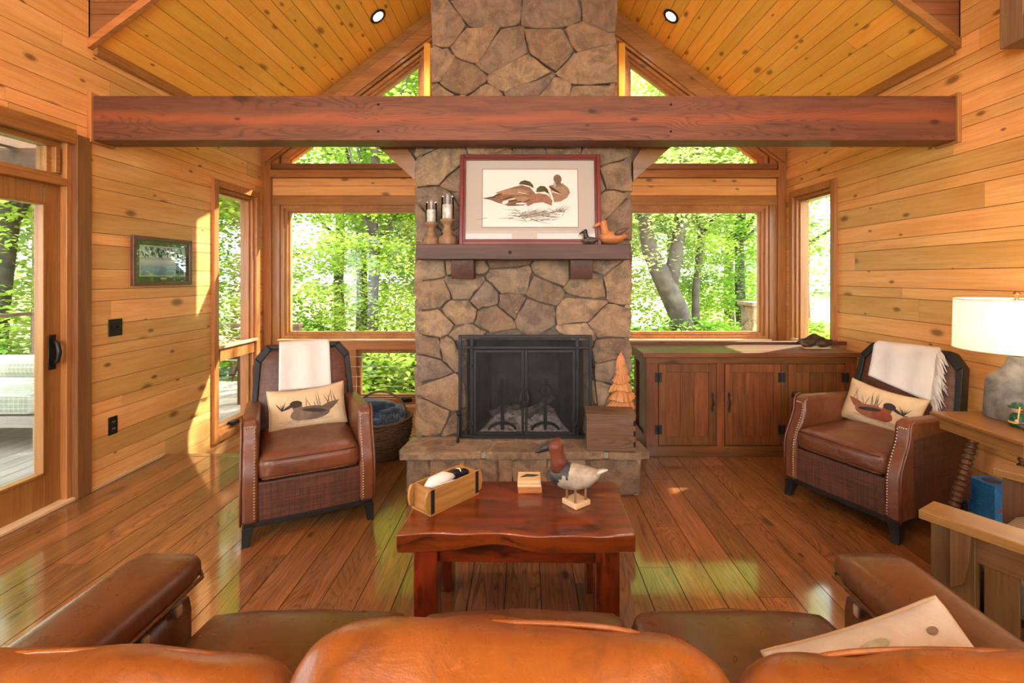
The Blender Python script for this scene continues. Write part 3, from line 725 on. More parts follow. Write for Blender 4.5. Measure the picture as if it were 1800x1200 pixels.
# raised hearth: stone riser and flagstone slabs
HY = 3.17-CY
hb = part('hearth_core', M_MORTAR, fp, lambda m: m.rng(CX0+.02, CX1-.02, HY+.04, .03, 0, HZ-.03))
xs = [CX0, -.62, -.40, -.17, -.08, .15, .24, .42, CX1]
for a, b_ in zip(xs, xs[1:]):
    sk = rs.uniform(-.03, .03)
    stone([(a, .0), (b_, .0), (b_+sk*.4, HZ-.05), (a-sk*.4, HZ-.05)], rs, hb, lambda u, v, o: (u, HY+.035-o, v), .03, joint=.006)
for e, sx in ((CX0, -1), (CX1, 1)): stone([(HY+.03, 0), (.02, 0), (.02, HZ-.05), (HY+.03, HZ-.05)], rs, hb, lambda u, v, o: (e+sx*(o-.02), u, v), .03, joint=.005)
slabs = [[(-.845, HY-.01), (-.30, HY-.005), (-.215, -.17), (-.28, -.085), (-.80, -.02), (-.82, -.20)],
         [(-.285, HY-.005), (.205, HY-.008), (.085, -.12), (-.19, -.135), (-.205, -.18)],
         [(.225, HY-.006), (.52, HY-.004), (.55, -.10), (.30, -.02), (.10, -.115)],
         [(.535, HY-.004), (.82, HY-.012), (.80, -.02), (.57, -.02), (.565, -.10)],
         [(-.79, -.012), (-.27, -.078), (-.18, -.125), (.08, -.11), (.28, -.012)]]
for pl in slabs:
    cx = sum(p[0] for p in pl)/len(pl); cy = sum(p[1] for p in pl)/len(pl); m = MB(); n = len(pl); dz = rs.uniform(-.003, .003)
    pts = []
    for i in range(n):
        p, q = pl[i], pl[(i+1) % n]
        for t in (0.06, .37, .7): pts.append((p[0]+(q[0]-p[0])*t+rs.uniform(-.006, .006)-cx, p[1]+(q[1]-p[1])*t+rs.uniform(-.006, .006)-cy))
    m.prism(pts, lambda p, q, t: (p, q, t), -.048, dz)
    m.build('hearth_slab', M_STONE, fp, loc=(cx, cy, HZ), bevel=.007)
part('hearth_mortar', plain('grey_mortar', (.30,.28,.25), .95, nz=.25, nsc=30), fp, lambda m: m.rng(CX0-.02, CX1+.02, HY+.02, .0, HZ-.044, HZ-.008))

# ashes, charred logs and andirons inside
def ashm(m):
    nx, ny = 26, 14; vs = []
    for j in range(ny):
        for i in range(nx):
            x = -.34+.68*i/(nx-1); y = 3.58+.40*j/(ny-1)
            e = math.exp(-((x-.18)**2/.03)-((y-3.82)**2/.05))*.10+math.exp(-((x+.16)**2/.03)-((y-3.8)**2/.05))*.09
            rim = min(1, min(i, nx-1-i, j, ny-1-j)/3)
            vs.append((x*(1-.25*(j/(ny-1))), y, HZ+.006+rim*(.035+e+.025*noise.noise(Vector((x*22, y*22, 3))))))
    m.add(vs, [(j*nx+i, j*nx+i+1, (j+1)*nx+i+1, (j+1)*nx+i) for j in range(ny-1) for i in range(nx-1)])
tag(part('ash_heap', M_ASH, None, ashm), 'pale grey ash heap on the firebox floor', 'ash', kind='stuff')
for i, (a, b_, r_, lb) in enumerate((((-.26, 3.68, .40), (.02, 3.86, .43), .032, 'charred log leaning in the ash at the left of the firebox'), ((.02, 3.66, .39), (.22, 3.80, .50), .030, 'charred log propped in the ash at the right of the firebox'))):
    tag(part('charred_log', M_LOGBURNT, None, lambda m: m.tube([Vector(a).lerp(Vector(b_), t/5)+Vector((0, 0, .006*(t % 2))) for t in range(6)], [r_*(1-.06*(t % 3)) for t in range(6)], 9), smooth=True), lb, 'log', 'charred logs')
for sx, xx in ((-1, -.165), (1, .155)):
    an = empty('andiron', (xx, 3.60, HZ+.005), label='black iron andiron with ring finial, %s one of the pair' % ('left' if sx < 0 else 'right'), cat='andiron', group='andirons')
    part('standard', M_IRON, an, lambda m: (m.box((0, 0, .19), (.026, .018, .36)), m.box((0, 0, .36), (.034, .026, .06))), bevel=.003)
    part('ring', M_IRON, an, lambda m: m.tube([(.045*math.cos(t*math.pi/10), -.016, .30+.045*math.sin(t*math.pi/10)) for t in range(21)], .006, 6), smooth=True)
    part('foot', M_IRON, an, lambda m: m.tube([(.10*math.cos(t*math.pi/8), 0, .055*math.sin(t*math.pi/8)+.006) for t in range(9)], .011, 6), smooth=True)
    part('bar', M_IRON, an, lambda m: m.box((0, .17, .07), (.02, .33, .02)))

# ------------------------------------------------------------------ mantel shelf
mt = empty('mantel_shelf', (0, 3.50, 1.49), label='thick dark rough sawn mantel beam on two corbels across the chimney', cat='mantel')
part('shelf', wood('mantel', 'x'), mt, lambda m: m.rng(-.735, .72, -.22, .0, .076, .18), bevel=.006)
for xx in (-.43, .395): part('corbel', wood('mantel', 'y'), mt, lambda m: m.prism([(-.155, .076), (-.155, .02), (-.13, -.055), (0, -.055), (0, .076)], lambda p, q, t: (xx+t, p, q), -.078, .078), bevel=.004)
part('knot', M_IRON, mt, lambda m: m.lathe([(.0, .004), (.010, .003), (.013, 0)], 12), smooth=True).matrix_local = Matrix.Translation((-.10, -.2205, .125)) @ Matrix.Rotation(R(90), 4, 'X')

# ------------------------------------------------------------------ fire screen
sc_ = empty('fire_screen', (0, 3.435, HZ), label='black iron fireplace screen with two mesh doors on the hearth', cat='fire screen')
S0, S1, SH = -.468, .478, .738
def bar(m, x0, x1, z0, z1, y0=-.012, y1=.012): m.rng(x0, x1, y0, y1, z0, z1)
part('outer_frame', M_IRON, sc_, lambda m: (bar(m, S0, S0+.022, .01, SH), bar(m, S1-.022, S1, .01, SH), bar(m, S0+.022, S1-.022, SH-.02, SH), bar(m, S0+.022, S1-.022, .01, .03),
     bar(m, S0+.022, S1-.022, SH-.098, SH-.080), bar(m, -.385, -.363, .03, SH-.02), bar(m, .363, .385, .03, SH-.02)), bevel=.003)
part('mesh_panel', M_MESH, sc_, lambda m: m.rng(S0+.01, S1-.01, .004, .006, SH-.09, SH-.01))
for a, b_ in ((S0+.01, -.374), (.374, S1-.01)): part('mesh_panel', M_MESH, sc_, lambda m: m.rng(a, b_, .004, .006, .02, SH-.09))
for sx, a, b_ in ((-1, -.360, -.002), (1, .002, .360)):
    d = part('door', M_IRON, sc_, lambda m: (bar(m, a, a+.020, .034, .636, -.022, -.006), bar(m, b_-.020, b_, .034, .636, -.022, -.006), bar(m, a+.02, b_-.02, .034, .054, -.022, -.006), bar(m, a+.02, b_-.02, .616, .636, -.022, -.006)), bevel=.003)
    part('mesh_panel', M_MESH, d, lambda m: m.rng(a+.01, b_-.01, -.014, -.012, .04, .63))
    hx = sx*.016
    part('handle', M_IRON, d, lambda m: (m.tube([(hx, -.022, .235), (hx+sx*.006, -.045, .25), (hx+sx*.014, -.05, .295), (hx+sx*.006, -.045, .34), (hx, -.022, .355)], [.007, .008, .009, .008, .007], 8)), smooth=True)
    for zz in (.11, .54): part('hinge', M_IRON, d, lambda m: m.tube([(sx*.366, -.022, zz-.022), (sx*.366, -.022, zz+.022)], .007, 8), smooth=True)
for xx in (S0+.005, S1-.005):
    part('foot', M_IRON, sc_, lambda m: (m.tube([(xx, -.02, .17), (xx, -.028, .13), (xx, -.05, .06), (xx, -.085, .0)], [.010, .011, .010, .009], 8), m.tube([(xx, -.02, .17), (xx, .03, .08), (xx, .045, .0)], .009, 8), m.lathe([(0, -.02), (.016, -.008), (.018, .004), (.012, .016), (0, .02)], 12, (xx, -.022, .185))), smooth=True)
# poker leaning by the screen
pk = empty('fire_poker', (.52, 3.44, HZ), label='slim black fire poker leaning against the stone right of the screen', cat='poker')
part('rod', M_IRON, pk, lambda m: m.tube([(.02, -.03, .0), (-.025, .03, .50)], .005, 8), smooth=True)
part('handle', M_IRON, pk, lambda m: m.tube([(-.025, .03, .50), (-.027, .032, .52), (-.029, .034, .55), (-.031, .036, .585), (-.033, .038, .605), (-.034, .04, .62)], [.010, .013, .009, .012, .007, .004], 10), smooth=True)
# ------------------------------------------------------------------ flat printed shapes and pillows
def ell(cx, cy, rx, ry, rot=0, n=20):
    c, s = math.cos(rot), math.sin(rot)
    return [(cx+rx*math.cos(2*math.pi*i/n)*c-ry*math.sin(2*math.pi*i/n)*s, cy+rx*math.cos(2*math.pi*i/n)*s+ry*math.sin(2*math.pi*i/n)*c) for i in range(n)]
def printed(name, polys, mat, parent, fn, cell=.02):
    """flat ink shapes laid on a surface fn(u, v) -> xyz"""
    bm = bmesh.new()
    for k, poly in enumerate(polys):
        vs = [bm.verts.new((p[0], p[1], 0)) for p in poly]
        try: f = bm.faces.new(vs)
        except ValueError: continue
    bmesh.ops.triangulate(bm, faces=bm.faces[:])
    for _ in range(4):
        es = [e for e in bm.edges if e.calc_length() > cell]
        if not es: break
        bmesh.ops.subdivide_edges(bm, edges=es, cuts=1, use_grid_fill=False); bmesh.ops.triangulate(bm, faces=bm.faces[:])
    bm.verts.index_update()
    m = MB(); m.add([fn(v.co.x, v.co.y) for v in bm.verts], [tuple(v.index for v in f.verts) for f in bm.faces]); bm.free()
    return m.build(name, mat, parent, smooth=True)
def ink(c): return plain('ink_%02x%02x%02x' % tuple(int(255*x) for x in c), c, .85, nz=.25, nsc=40)
def blade(x0, y0, x1, y1, w):
    dx, dy = x1-x0, y1-y0; l = math.hypot(dx, dy); nx, ny = -dy/l*w, dx/l*w
    return [(x0-nx, y0-ny), (x0+nx, y0+ny), ((x0+x1)/2+nx*.8, (y0+y1)/2+ny*.8), (x1, y1), ((x0+x1)/2-nx*.8, (y0+y1)/2-ny*.8)]
def pillow_fn(w_, h_, t, sag=0.0):
    def f(u, v, side=1, lift=0.0):
        a, b_ = u/(w_/2), v/(h_/2)
        k = max(0, (1-a**4))*max(0, (1-b_**4))
        pu = u*(1-.05*(1-b_*b_)); pv = v*(1-.06*(1-a*a)) - sag*(1-a*a)*max(0, b_)*h_
        d = side*(t/2*k**.55+.004+lift)
        return Vector((pu, -d + .006*noise.noise(Vector((u*9, v*9, side))), pv))
    return f
def make_pillow(name, root, w_, h_, t, mat, sag=0.0):
    f = pillow_fn(w_, h_, t, sag); n = 22; m = MB(); vs = []; fs = []
    for side in (1, -1):
        b0 = len(vs)
        for j in range(n+1):
            for i in range(n+1):
                g = lambda q: math.sin((q/n*2-1)*math.pi/2)
                vs.append(f(g(i)*w_/2, g(j)*h_/2, side))
        for j in range(n):
            for i in range(n): a = b0+j*(n+1)+i; fs.append((a, a+1, a+n+2, a+n+1) if side > 0 else (a, a+n+1, a+n+2, a+1))
    for i in range(n):           # close the rim
        for (a, b_) in ((i, i+1), (n*(n+1)+i, n*(n+1)+i+1), (i*(n+1), (i+1)*(n+1)), (i*(n+1)+n, (i+1)*(n+1)+n)): fs.append((a, b_, b_+(n+1)**2, a+(n+1)**2))
    m.add(vs, fs); m.build(name, mat, root, smooth=True); return f
def soft_border(root, f, w_, h_, mat):
    pts = []
    for (a, b_) in [(-1,-1), (1,-1), (1,1), (-1,1), (-1,-1)]: pts.append((a, b_))
    path = []
    for (a, b_), (c, d) in zip(pts, pts[1:]):
        for i in range(14): t = i/14; path.append(f((a+(c-a)*t)*w_/2*.995, (b_+(d-b_)*t)*h_/2*.995, 1) + Vector((0, .005, 0)))
    path.append(path[0]); m = MB(); m.tube(path, .006, 6, cap=False); m.build('piping', mat, root, smooth=True)

# ------------------------------------------------------------------ leather club chair (front at y = 0, back towards +y)
AW = .088
def arm_profile():
    return [(.0, .115), (.0, .33), (.012, .395), (.040, .455), (.072, .515), (.092, .565), (.094, .62), (.11, .645), (.15, .655), (.70, .625), (.72, .60), (.72, .115)]
def back_pt(u, v, d=0):      # point on the reclined back: u across, v up the slope, d out of its face
    a = R(15); return (u, .60+v*math.sin(a)-d*math.cos(a), .30+v*math.cos(a)+d*math.sin(a)*1.0)
def back_outline(s=0.0, b=0.0):
    hw0, hw1, H = .340-s, .300-s, .70-s
    return [(-hw0, 0+b), (hw0, 0+b), (hw1, H-.085), (hw1-.065, H), (-hw1+.065, H), (-hw1, H-.085)]
def make_chair():
    root = empty('leather_armchair')
    for sx in (-1, 1):
        x0, x1 = sorted((sx*.35, sx*(.35-AW)))
        a = MB(); a.prism(arm_profile(), lambda p, q, t: (t, p, q), x0, x1)
        ao = a.build('arm', M_CHAIR, root, bevel=.022, seg=3)
        xin = sx*(.35-AW+.020)
        def nails(m):
            pr = arm_profile()[:7]; path = []
            for p, q in zip(pr, pr[1:]):
                L = math.hypot(q[0]-p[0], q[1]-p[1]); k = max(1, int(L/.0145))
                for i in range(k): path.append((xin, p[0]+(q[0]-p[0])*i/k, p[1]+(q[1]-p[1])*i/k))
            path += [(xin+sx*.011*i, .094, .612) for i in range(1, 5)]
            for p in path:
                if p[2] < .14: continue
                m.add([(p[0]+.0054*math.cos(t*math.pi/3), p[1]-.002, p[2]+.0054*math.sin(t*math.pi/3)) for t in range(6)] + [(p[0], p[1]-.0055, p[2])], [(i, (i+1) % 6, 6) for i in range(6)])
        tag(part('nailhead_trim', M_BRASS, ao, nails), kind='stuff')
        part('arm_welt', M_CHAIR, ao, lambda m: m.tube([(sx*.348, p[0]+.004, p[1]) for p in arm_profile()[:9]], .006, 6), smooth=True)
    part('front_panel', M_CHAIR_SUEDE, root, lambda m: m.rng(-.268, .268, .012, .60, .115, .33), bevel=.012)
    for sx in (-1, 1): part('side_lining', M_CHAIR_SUEDE, root, lambda m: m.rng(*sorted((sx*.353, sx*.347)), .12, .70, .13, .56))
    cu = part('seat_cushion', M_CHAIR, root, lambda m: m.rbox((0, .30, .395), (.530, .60, .135), .045, 12, crown=.030, bulge=.012, wr=.006, wsc=9, seed=3), smooth=True)
    part('piping', M_CHAIR_SUEDE, cu, lambda m: [m.tube([(-.245, .006, z), (-.18, -.004, z+.002), (0, -.009, z+.004), (.18, -.004, z+.002), (.245, .006, z)], .0045, 6) for z in (.448, .348)], smooth=True)
    fr = MB(); O, I = back_outline(), back_outline(.034, .02); n = 6
    for k in range(n):
        if k == 0: continue
        k2 = (k+1) % n; q = [O[k], O[k2], I[k2], I[k]]
        fr.add([back_pt(p[0], p[1], .030) for p in q] + [back_pt(p[0], p[1], -.055) for p in q], [(0,1,2,3), (7,6,5,4), (0,4,5,1), (1,5,6,2), (2,6,7,3), (3,7,4,0)])
    fo = fr.build('back_frame', M_BLACKWOOD, root, bevel=.006)
    def pad(m):
        I2 = back_outline(.030, .0); n_ = 16; vs = []; fs = []
        for j in range(n_+1):
            v = .67*j/n_
            hw = (.34-(.040)*min(1, v/.615))-.030
            if v > .615: hw -= (v-.615)/.085*.065
            for i in range(n_+1):
                u = (i/n_*2-1); k = (1-abs(u)**4)*(1-abs(j/n_*2-1)**6)
                vs.append(back_pt(u*hw, v, .012+.028*k**.7))
        fs = [(j*(n_+1)+i, j*(n_+1)+i+1, (j+1)*(n_+1)+i+1, (j+1)*(n_+1)+i) for j in range(n_) for i in range(n_)]
        b0 = len(vs); vs += [back_pt(p[0], p[1], -.048) for p in I2]; fs.append(tuple(b0+i for i in range(len(I2))))
        m.add(vs, fs)
    part('back_pad', M_CHAIR_SUEDE, root, pad, smooth=True)
    part('base_rail', M_BLACKWOOD, root, lambda m: m.rng(-.335, .335, .015, .70, .09, .118), bevel=.004)
    for sx in (-1, 1):
        for y0, k in ((.03, -1), (.66, 1)):
            def lg(m):
                x = sx*.312; vs = []
                for z, hw, dy in ((.10, .030, 0), (.05, .024, k*.004), (0, .019, k*.016)):
                    for p in ((-hw, -hw), (hw, -hw), (hw, hw), (-hw, hw)): vs.append((x+p[0]+sx*.012*(1-z/.1), y0+p[1]+dy, z))
                m.add(vs, [(3,2,1,0), (8,9,10,11)] + [(g*4+i, g*4+(i+1) % 4, g*4+4+(i+1) % 4, g*4+4+i) for g in range(2) for i in range(4)])
            part('leg', M_BLACKWOOD, root, lg, bevel=.003)
    return root
c1 = make_chair(); tag(c1, 'brown leather armchair beside the wicker basket, left of the hearth', 'armchair', 'leather armchairs')
c1.location = (-1.205, 2.735, 0); c1.rotation_euler = (0, 0, R(27.5))
c2 = copy_tree(c1); tag(c2, 'brown leather armchair angled by the right wall near the lamp', 'armchair', 'leather armchairs')
c2.location = (1.88, 2.92, 0); c2.rotation_euler = (0, 0, R(-66))

def throw(root, u0, u1, front, rear, top_shift=0.0, slant=0.0, seed=0):
    """cloth over the chair back: down its face, over the top, down behind"""
    H = .70
    def P(s, t):         # s across 0..1, t: -1 front hem .. 0 top .. +1 rear hem
        u = u0+(u1-u0)*s
        wv = .006*math.sin(u*38+seed)+.004*noise.noise(Vector((u*14, t*4, seed)))
        top = H+.012
        hwt = .300-.065
        if abs(u) > hwt: top -= (abs(u)-hwt)/.065*.085
        if t <= 0:
            v = top+t*(front+slant*(s-.5)); e = min(1, -t/.12); return Vector(back_pt(u*(1-.03*t), v, .046*1.0*e+.0+wv*e+.018*(1-e)))
        e = min(1, t/.12); return Vector(back_pt(u, top-t*rear, -.064*e+.018*(1-e)-wv*e))
    ns, nt_ = 22, 40; vs = []; fs = []
    ts = [-1+2*j/nt_ for j in range(nt_+1)]
    for t in ts:
        for i in range(ns+1): vs.append(P(i/ns, t))
    fs = [(j*(ns+1)+i, j*(ns+1)+i+1, (j+1)*(ns+1)+i+1, (j+1)*(ns+1)+i) for j in range(nt_) for i in range(ns)]
    m = MB(); m.add(vs, fs); o = m.build('cloth', M_WHITE_CLOTH, root, smooth=True)
    md = o.modifiers.new('thick', 'SOLIDIFY'); md.thickness = .007; md.offset = 1
    return P
def chair_space(name, chair, label, cat, group=None):
    e = empty(name, chair.location, 0, label, cat, group); e.rotation_euler = chair.rotation_euler; return e
t1 = chair_space('throw_blanket', c1, 'plain white throw folded over the back of the left armchair', 'blanket', 'white throws on the armchairs')
throw(t1, -.155, .165, .33, .22, seed=1)
t2 = chair_space('throw_blanket', c2, 'white fringed throw over the back of the armchair near the lamp', 'blanket', 'white throws on the armchairs')
P2 = throw(t2, -.205, .165, .30, .22, slant=.10, seed=4)
def fringe(m):
    rr = random.Random(9)
    for i in range(120):
        t = -.0-1.0*i/119; a = P2(1.0, t) + Vector((0, -.004, 0)); L = rr.uniform(.08, .125)
        d = Vector((rr.uniform(.25, .75), rr.uniform(-.25, .0), -1)).normalized()
        m.tube([a, a+d*L*.5+Vector((.012, -.012, 0)), a+d*L+Vector((rr.uniform(-.012, .012), -.012, 0))], [.0042, .005, .0028], 4)
tag(part('fringe', M_WHITE_CLOTH, t2, fringe, smooth=True), kind='stuff')

def duck_print(root, f, seed, dark, mid, breast, flip=1, s=1.0):
    L = lambda d: (lambda u, v: f(u*flip, v, 1, d))
    rr = random.Random(seed); G = []
    for i in range(11): x = rr.uniform(-.15, .04)*s; G.append(blade(x, -.01*s, x+rr.uniform(-.03, .03)*s, rr.uniform(.03, .10)*s, .0022))
    for i in range(10): x = rr.uniform(.09, .16)*s; G.append(blade(.125*s, -.005*s, x, rr.uniform(.0, .05)*s, .003))
    printed('reed_print', G, ink(dark), root, L(.0012))
    printed('duck_print', [ell(-.01*s, -.035*s, .095*s, .036*s, .04), blade(-.07*s, -.03*s, -.16*s, .012*s, .022*s)], ink(mid), root, L(.0016))
    printed('duck_breast_print', [ell(.035*s, -.038*s, .052*s, .030*s), ell(.052*s, .004*s, .024*s, .030*s)], ink(breast), root, L(.0022))
    printed('duck_head_print', [ell(.058*s, .022*s, .030*s, .021*s), blade(.08*s, .015*s, .13*s, -.006*s, .009*s), ell(-.03*s, -.025*s, .06*s, .010*s, .2)], ink(dark), root, L(.0028))
    printed('ripple_print', [ell(-.0*s, -.072*s, .12*s, .006*s), ell(.05*s, -.062*s, .10*s, .004*s)], ink((.42,.35,.25)), root, L(.0012))
for ch, lb, sd, cols, flip, tilt, off in ((c1, 'cream lumbar pillow with a sepia duck drawing on the left armchair', 3, ((.045,.032,.026), (.12,.085,.065), (.17,.12,.085)), -1, 3, 0.01),
                               (c2, 'cream lumbar pillow with a reddish wood duck on the armchair near the lamp', 6, ((.035,.025,.025), (.24,.09,.045), (.23,.06,.025)), 1, -6, -.03)):
    pl = chair_space('lumbar_pillow', ch, lb, 'pillow', 'duck pillows on the armchairs')
    M3 = Matrix.Translation(Vector((off, .505, .590))) @ Matrix.Rotation(R(-20), 4, 'X') @ Matrix.Rotation(R(-tilt), 4, 'Y')
    pl.matrix_world = Matrix.Translation(ch.location) @ Matrix.Rotation(ch.rotation_euler.z, 4, 'Z') @ M3
    f = make_pillow('cover', pl, .47, .275, .10, M_LINEN, .06); soft_border(pl, f, .47, .275, plain('pillow_edge', (.40,.29,.17), .9, bmp=.4, bsc=200)); duck_print(pl, f, sd, *cols, flip=flip, s=1.28)

# ------------------------------------------------------------------ sofa seen from behind (faces +y)
so = empty('leather_sofa', (0, 0, 0), label='tan leather three seat sofa in the foreground facing the fireplace', cat='sofa')
part('frame', M_SOFA_DARK, so, lambda m: (m.rbox((-.01, .90, .20), (2.10, .96, .26), .04, 6), m.rbox((-.01, .425, .44), (2.16, .15, .68), .05, 8)), smooth=True)
for sx, x0, x1 in ((-1, -1.125, -.925), (1, .888, 1.095)):
    xc, wd = (x0+x1)/2, x1-x0
    ar = part('arm', M_SOFA_DARK, so, lambda m: m.rbox((xc, .875, .30), (wd-.035, 1.03, .50), .03, 8), smooth=True)
    part('arm_pad', M_SOFA_DARK, ar, lambda m: m.rbox((xc, .885, .615), (wd, 1.05, .085), .035, 12, crown=.016, wr=.006, wsc=11, seed=sx), smooth=True)
    part('pad_welt', M_SOFA_DARK, ar, lambda m: m.tube([(xc-wd/2-.002, .40, .59), (xc-wd/2-.002, 1.385, .59), (xc-wd/2+.02, 1.412, .59), (xc+wd/2-.02, 1.412, .59), (xc+wd/2+.002, 1.385, .59), (xc+wd/2+.002, .40, .59)], .006, 6), smooth=True)
    for k in range(7): part('lace', plain('lace_leather', (.30,.20,.12), .6), ar, lambda m: m.rbox((xc-sx*(wd/2-.012), .62+k*.115, .545), (.012, .022, .032), .006, 3), smooth=True)
for k, (x0, x1) in enumerate(((-.925, -.322), (-.312, .298), (.308, .885))):
    cx, wd = (x0+x1)/2, x1-x0
    cu = part('seat_cushion', M_SOFA_DARK, so, lambda m: m.rbox((cx, 1.09, .40), (wd, .68, .15), .05, 14, crown=.040, bulge=.018, wr=.007, wsc=8, seed=k*5), smooth=True)
    part('piping', M_SOFA_DARK, cu, lambda m: m.tube([(x0+.012, .90, .452), (x0+.010, 1.34, .452), (x0+.03, 1.412, .453), (cx, 1.438, .458), (x1-.03, 1.412, .453), (x1-.010, 1.34, .452), (x1-.012, .90, .452)], .006, 6), smooth=True)
for k, (x0, x1, dz, dy, rz) in enumerate(((-1.00, -.335, -.004, .005, 2), (-.340, .300, .028, .02, -1), (.325, 1.00, -.004, .005, -2))):
    cx, wd = (x0+x1)/2, x1-x0
    Mx = Matrix.Rotation(R(rz), 3, 'Z') @ Matrix.Rotation(R(13), 3, 'X')
    cu = part('back_cushion', M_SOFA_LIT, so, lambda m: m.rbox((cx, .69+dy, .665+dz), (wd, .24, .42), .09, 16, crown=.020, bulge=.03, wr=.013, wsc=6, seed=20+k*7, m=Mx), smooth=True)
    def welt(m):
        pts = []
        for i in range(17):
            u = i/16*2-1; pz = .21+.018*(1-u*u)-.03*abs(u)**6; pts.append(Vector((cx, .69+dy, .665+dz))+Mx @ Vector((u*(wd/2-.075), .088, pz-.021)))
        m.tube(pts, .0045, 6)
    part('piping', M_SOFA_LIT, cu, welt, smooth=True)
# throw pillow at the sofa's right end
sp = empty('throw_pillow', (.72, .93, .62), label='cream patterned throw pillow leaning in the right corner of the sofa', cat='pillow')
sp.matrix_world = Matrix.Translation((.715, .905, .625)) @ Matrix.Rotation(R(2), 4, 'Z') @ Matrix.Rotation(R(-16), 4, 'Y') @ Matrix.Rotation(R(-50), 4, 'X')
f = make_pillow('cover', sp, .39, .30, .13, plain('cream_canvas', (.52,.46,.37), .9, nz=.25, nsc=7, bmp=.3, bsc=120), .0)
B = lambda d: (lambda u, v: f(u, v, 1, d))
printed('leaf_print', [ell(-.02, .10, .05, .014, .2), ell(.03, .085, .035, .010, -.2), ell(-.11, .09, .03, .009, .5)], ink((.38,.38,.24)), sp, B(.0015))
printed('duck_print', [ell(-.08, .06, .028, .013, .3), blade(-.03, .02, .09, .07, .006), blade(.02, .0, .14, .04, .004), ell(.12, .10, .012, .007), blade(-.15, .0, -.05, .03, .005), ell(.05, .055, .02, .008, .4)], ink((.20,.14,.10)), sp, B(.0022))
soft_border(sp, f, .39, .30, plain('pillow_edge', (.4,.3,.2)))

# ------------------------------------------------------------------ coffee table
TZ = .462
ct = empty('coffee_table', (-.028, 2.09, 0), R(-1.2), 'glossy red brown live edge slab coffee table in the middle of the floor', 'coffee table')
def slab(m):
    pts_b = [(-.42, .245), (.465, .250), (.47, .22), (.455, -.24), (.445, -.25)]
    nx = 26; top = []; low = []
    front = lambda u: -.235-.008*math.sin(u*9)-.006*math.sin(u*23)
    sag = lambda u: .078-.020*math.exp(-((u+.05)/.17)**2)+.006*math.sin(u*14)
    us = [-.462+.925*i/nx for i in range(nx+1)]
    for u in us: top.append((u, front(u), TZ)); low.append((u, front(u)+.006, TZ-sag(u)))
    bk = [(.462, .25), (.2, .255), (-.2, .25), (-.425, .245), (-.452, 0)]
    T = top+[(p[0], p[1], TZ) for p in bk]; L = low+[(p[0], p[1], TZ-.075) for p in bk]; n = len(T)
    m.add(T+L, [tuple(range(n)), tuple(range(2*n-1, n-1, -1))] + [(i, (i+1) % n, n+(i+1) % n, n+i) for i in range(n)])
part('top', wood('table', 'x'), ct, slab, bevel=.010, seg=3)
for sx in (-1, 1):
    for y in (-.165, .175): part('leg', wood('table', 'z'), ct, lambda m: m.box((sx*.355, y, (TZ-.07)/2), (.095, .095, TZ-.07)), bevel=.006)
part('apron', wood('table', 'x'), ct, lambda m: m.box((0, -.165, TZ-.105), (.615, .03, .075)), bevel=.003)
part('apron', wood('table', 'x'), ct, lambda m: m.box((0, .175, TZ-.105), (.615, .03, .075)), bevel=.003)
for sx in (-1, 1): part('apron', wood('table', 'y'), ct, lambda m: m.box((sx*.355, 0, TZ-.105), (.03, .245, .075)), bevel=.003)

# wooden brick mould with odds and ends
bx = empty('brick_mould', (-.345, 2.135, TZ), R(50), 'ochre wooden brick mould box on the left of the coffee table', 'box')
part('side', wood('brickmold', 'x'), bx, lambda m: m.rng(-.135, .135, -.062, -.050, .008, .105), bevel=.002); part('side', wood('brickmold', 'x'), bx, lambda m: m.rng(-.135, .135, .050, .062, .008, .105), bevel=.002)
for sx in (-1, 1):
    part('end', wood('brickmold', 'y'), bx, lambda m: m.rng(*sorted((sx*.135, sx*.122)), -.050, .050, .008, .105), bevel=.002)
    for sy in (-1, 1):
        part('end_cleat', wood('brickmold', 'z'), bx, lambda m: m.prism([(sx*.135, .012), (sx*.155, .018), (sx*.163, .05), (sx*.160, .085), (sx*.148, .105), (sx*.135, .105)], lambda p, q, t: (p, t, q), sy*.048, sy*.062), bevel=.002)
        part('iron_strap', M_IRON, bx, lambda m: m.rng(*sorted((sx*.118, sx*.136)), *sorted((sy*.0615, sy*.0635)), .0, .106))
part('bottom', wood('brickmold', 'x'), bx, lambda m: m.rng(-.14, .14, -.064, .064, .0, .008), bevel=.001)
tag(part('white_river_stone', plain('pale_shell', (.70,.66,.60), .5), None, lambda m: m.tube([(-.425, 2.045, .555), (-.40, 2.075, .562), (-.355, 2.125, .566), (-.31, 2.165, .56)], [.006, .026, .028, .008], 12), smooth=True), 'smooth white oblong object lying in the brick mould box', 'ornament')
tg = empty('folded_card', (-.345, 2.10, .555), R(40), 'white bordered grey card tucked in the brick mould box', 'card')
part('card', M_WHITE_PAINT, tg, lambda m: m.box((0, 0, 0), (.085, .04, .003), Matrix.Rotation(R(-25), 3, 'X'))); part('print', plain('grey_print', (.25,.27,.28), .5), tg, lambda m: m.box((0, .001, .0022), (.068, .027, .002), Matrix.Rotation(R(-25), 3, 'X')))
rm = empty('black_gadget', (-.30, 2.19, .545), R(42), 'small black object with white marks in the brick mould box', 'gadget')
part('body', plain('black_plastic', (.012,.012,.016), .25), rm, lambda m: (m.rbox((-.02, 0, .015), (.05, .045, .04), .012, 4), m.rbox((.03, .01, .008), (.055, .04, .025), .01, 4)), smooth=True)
part('white_rim', M_WHITE_PAINT, rm, lambda m: m.tube([(0, -.02, .03), (.006, 0, .036), (.0, .022, .03)], .0025, 6), smooth=True)
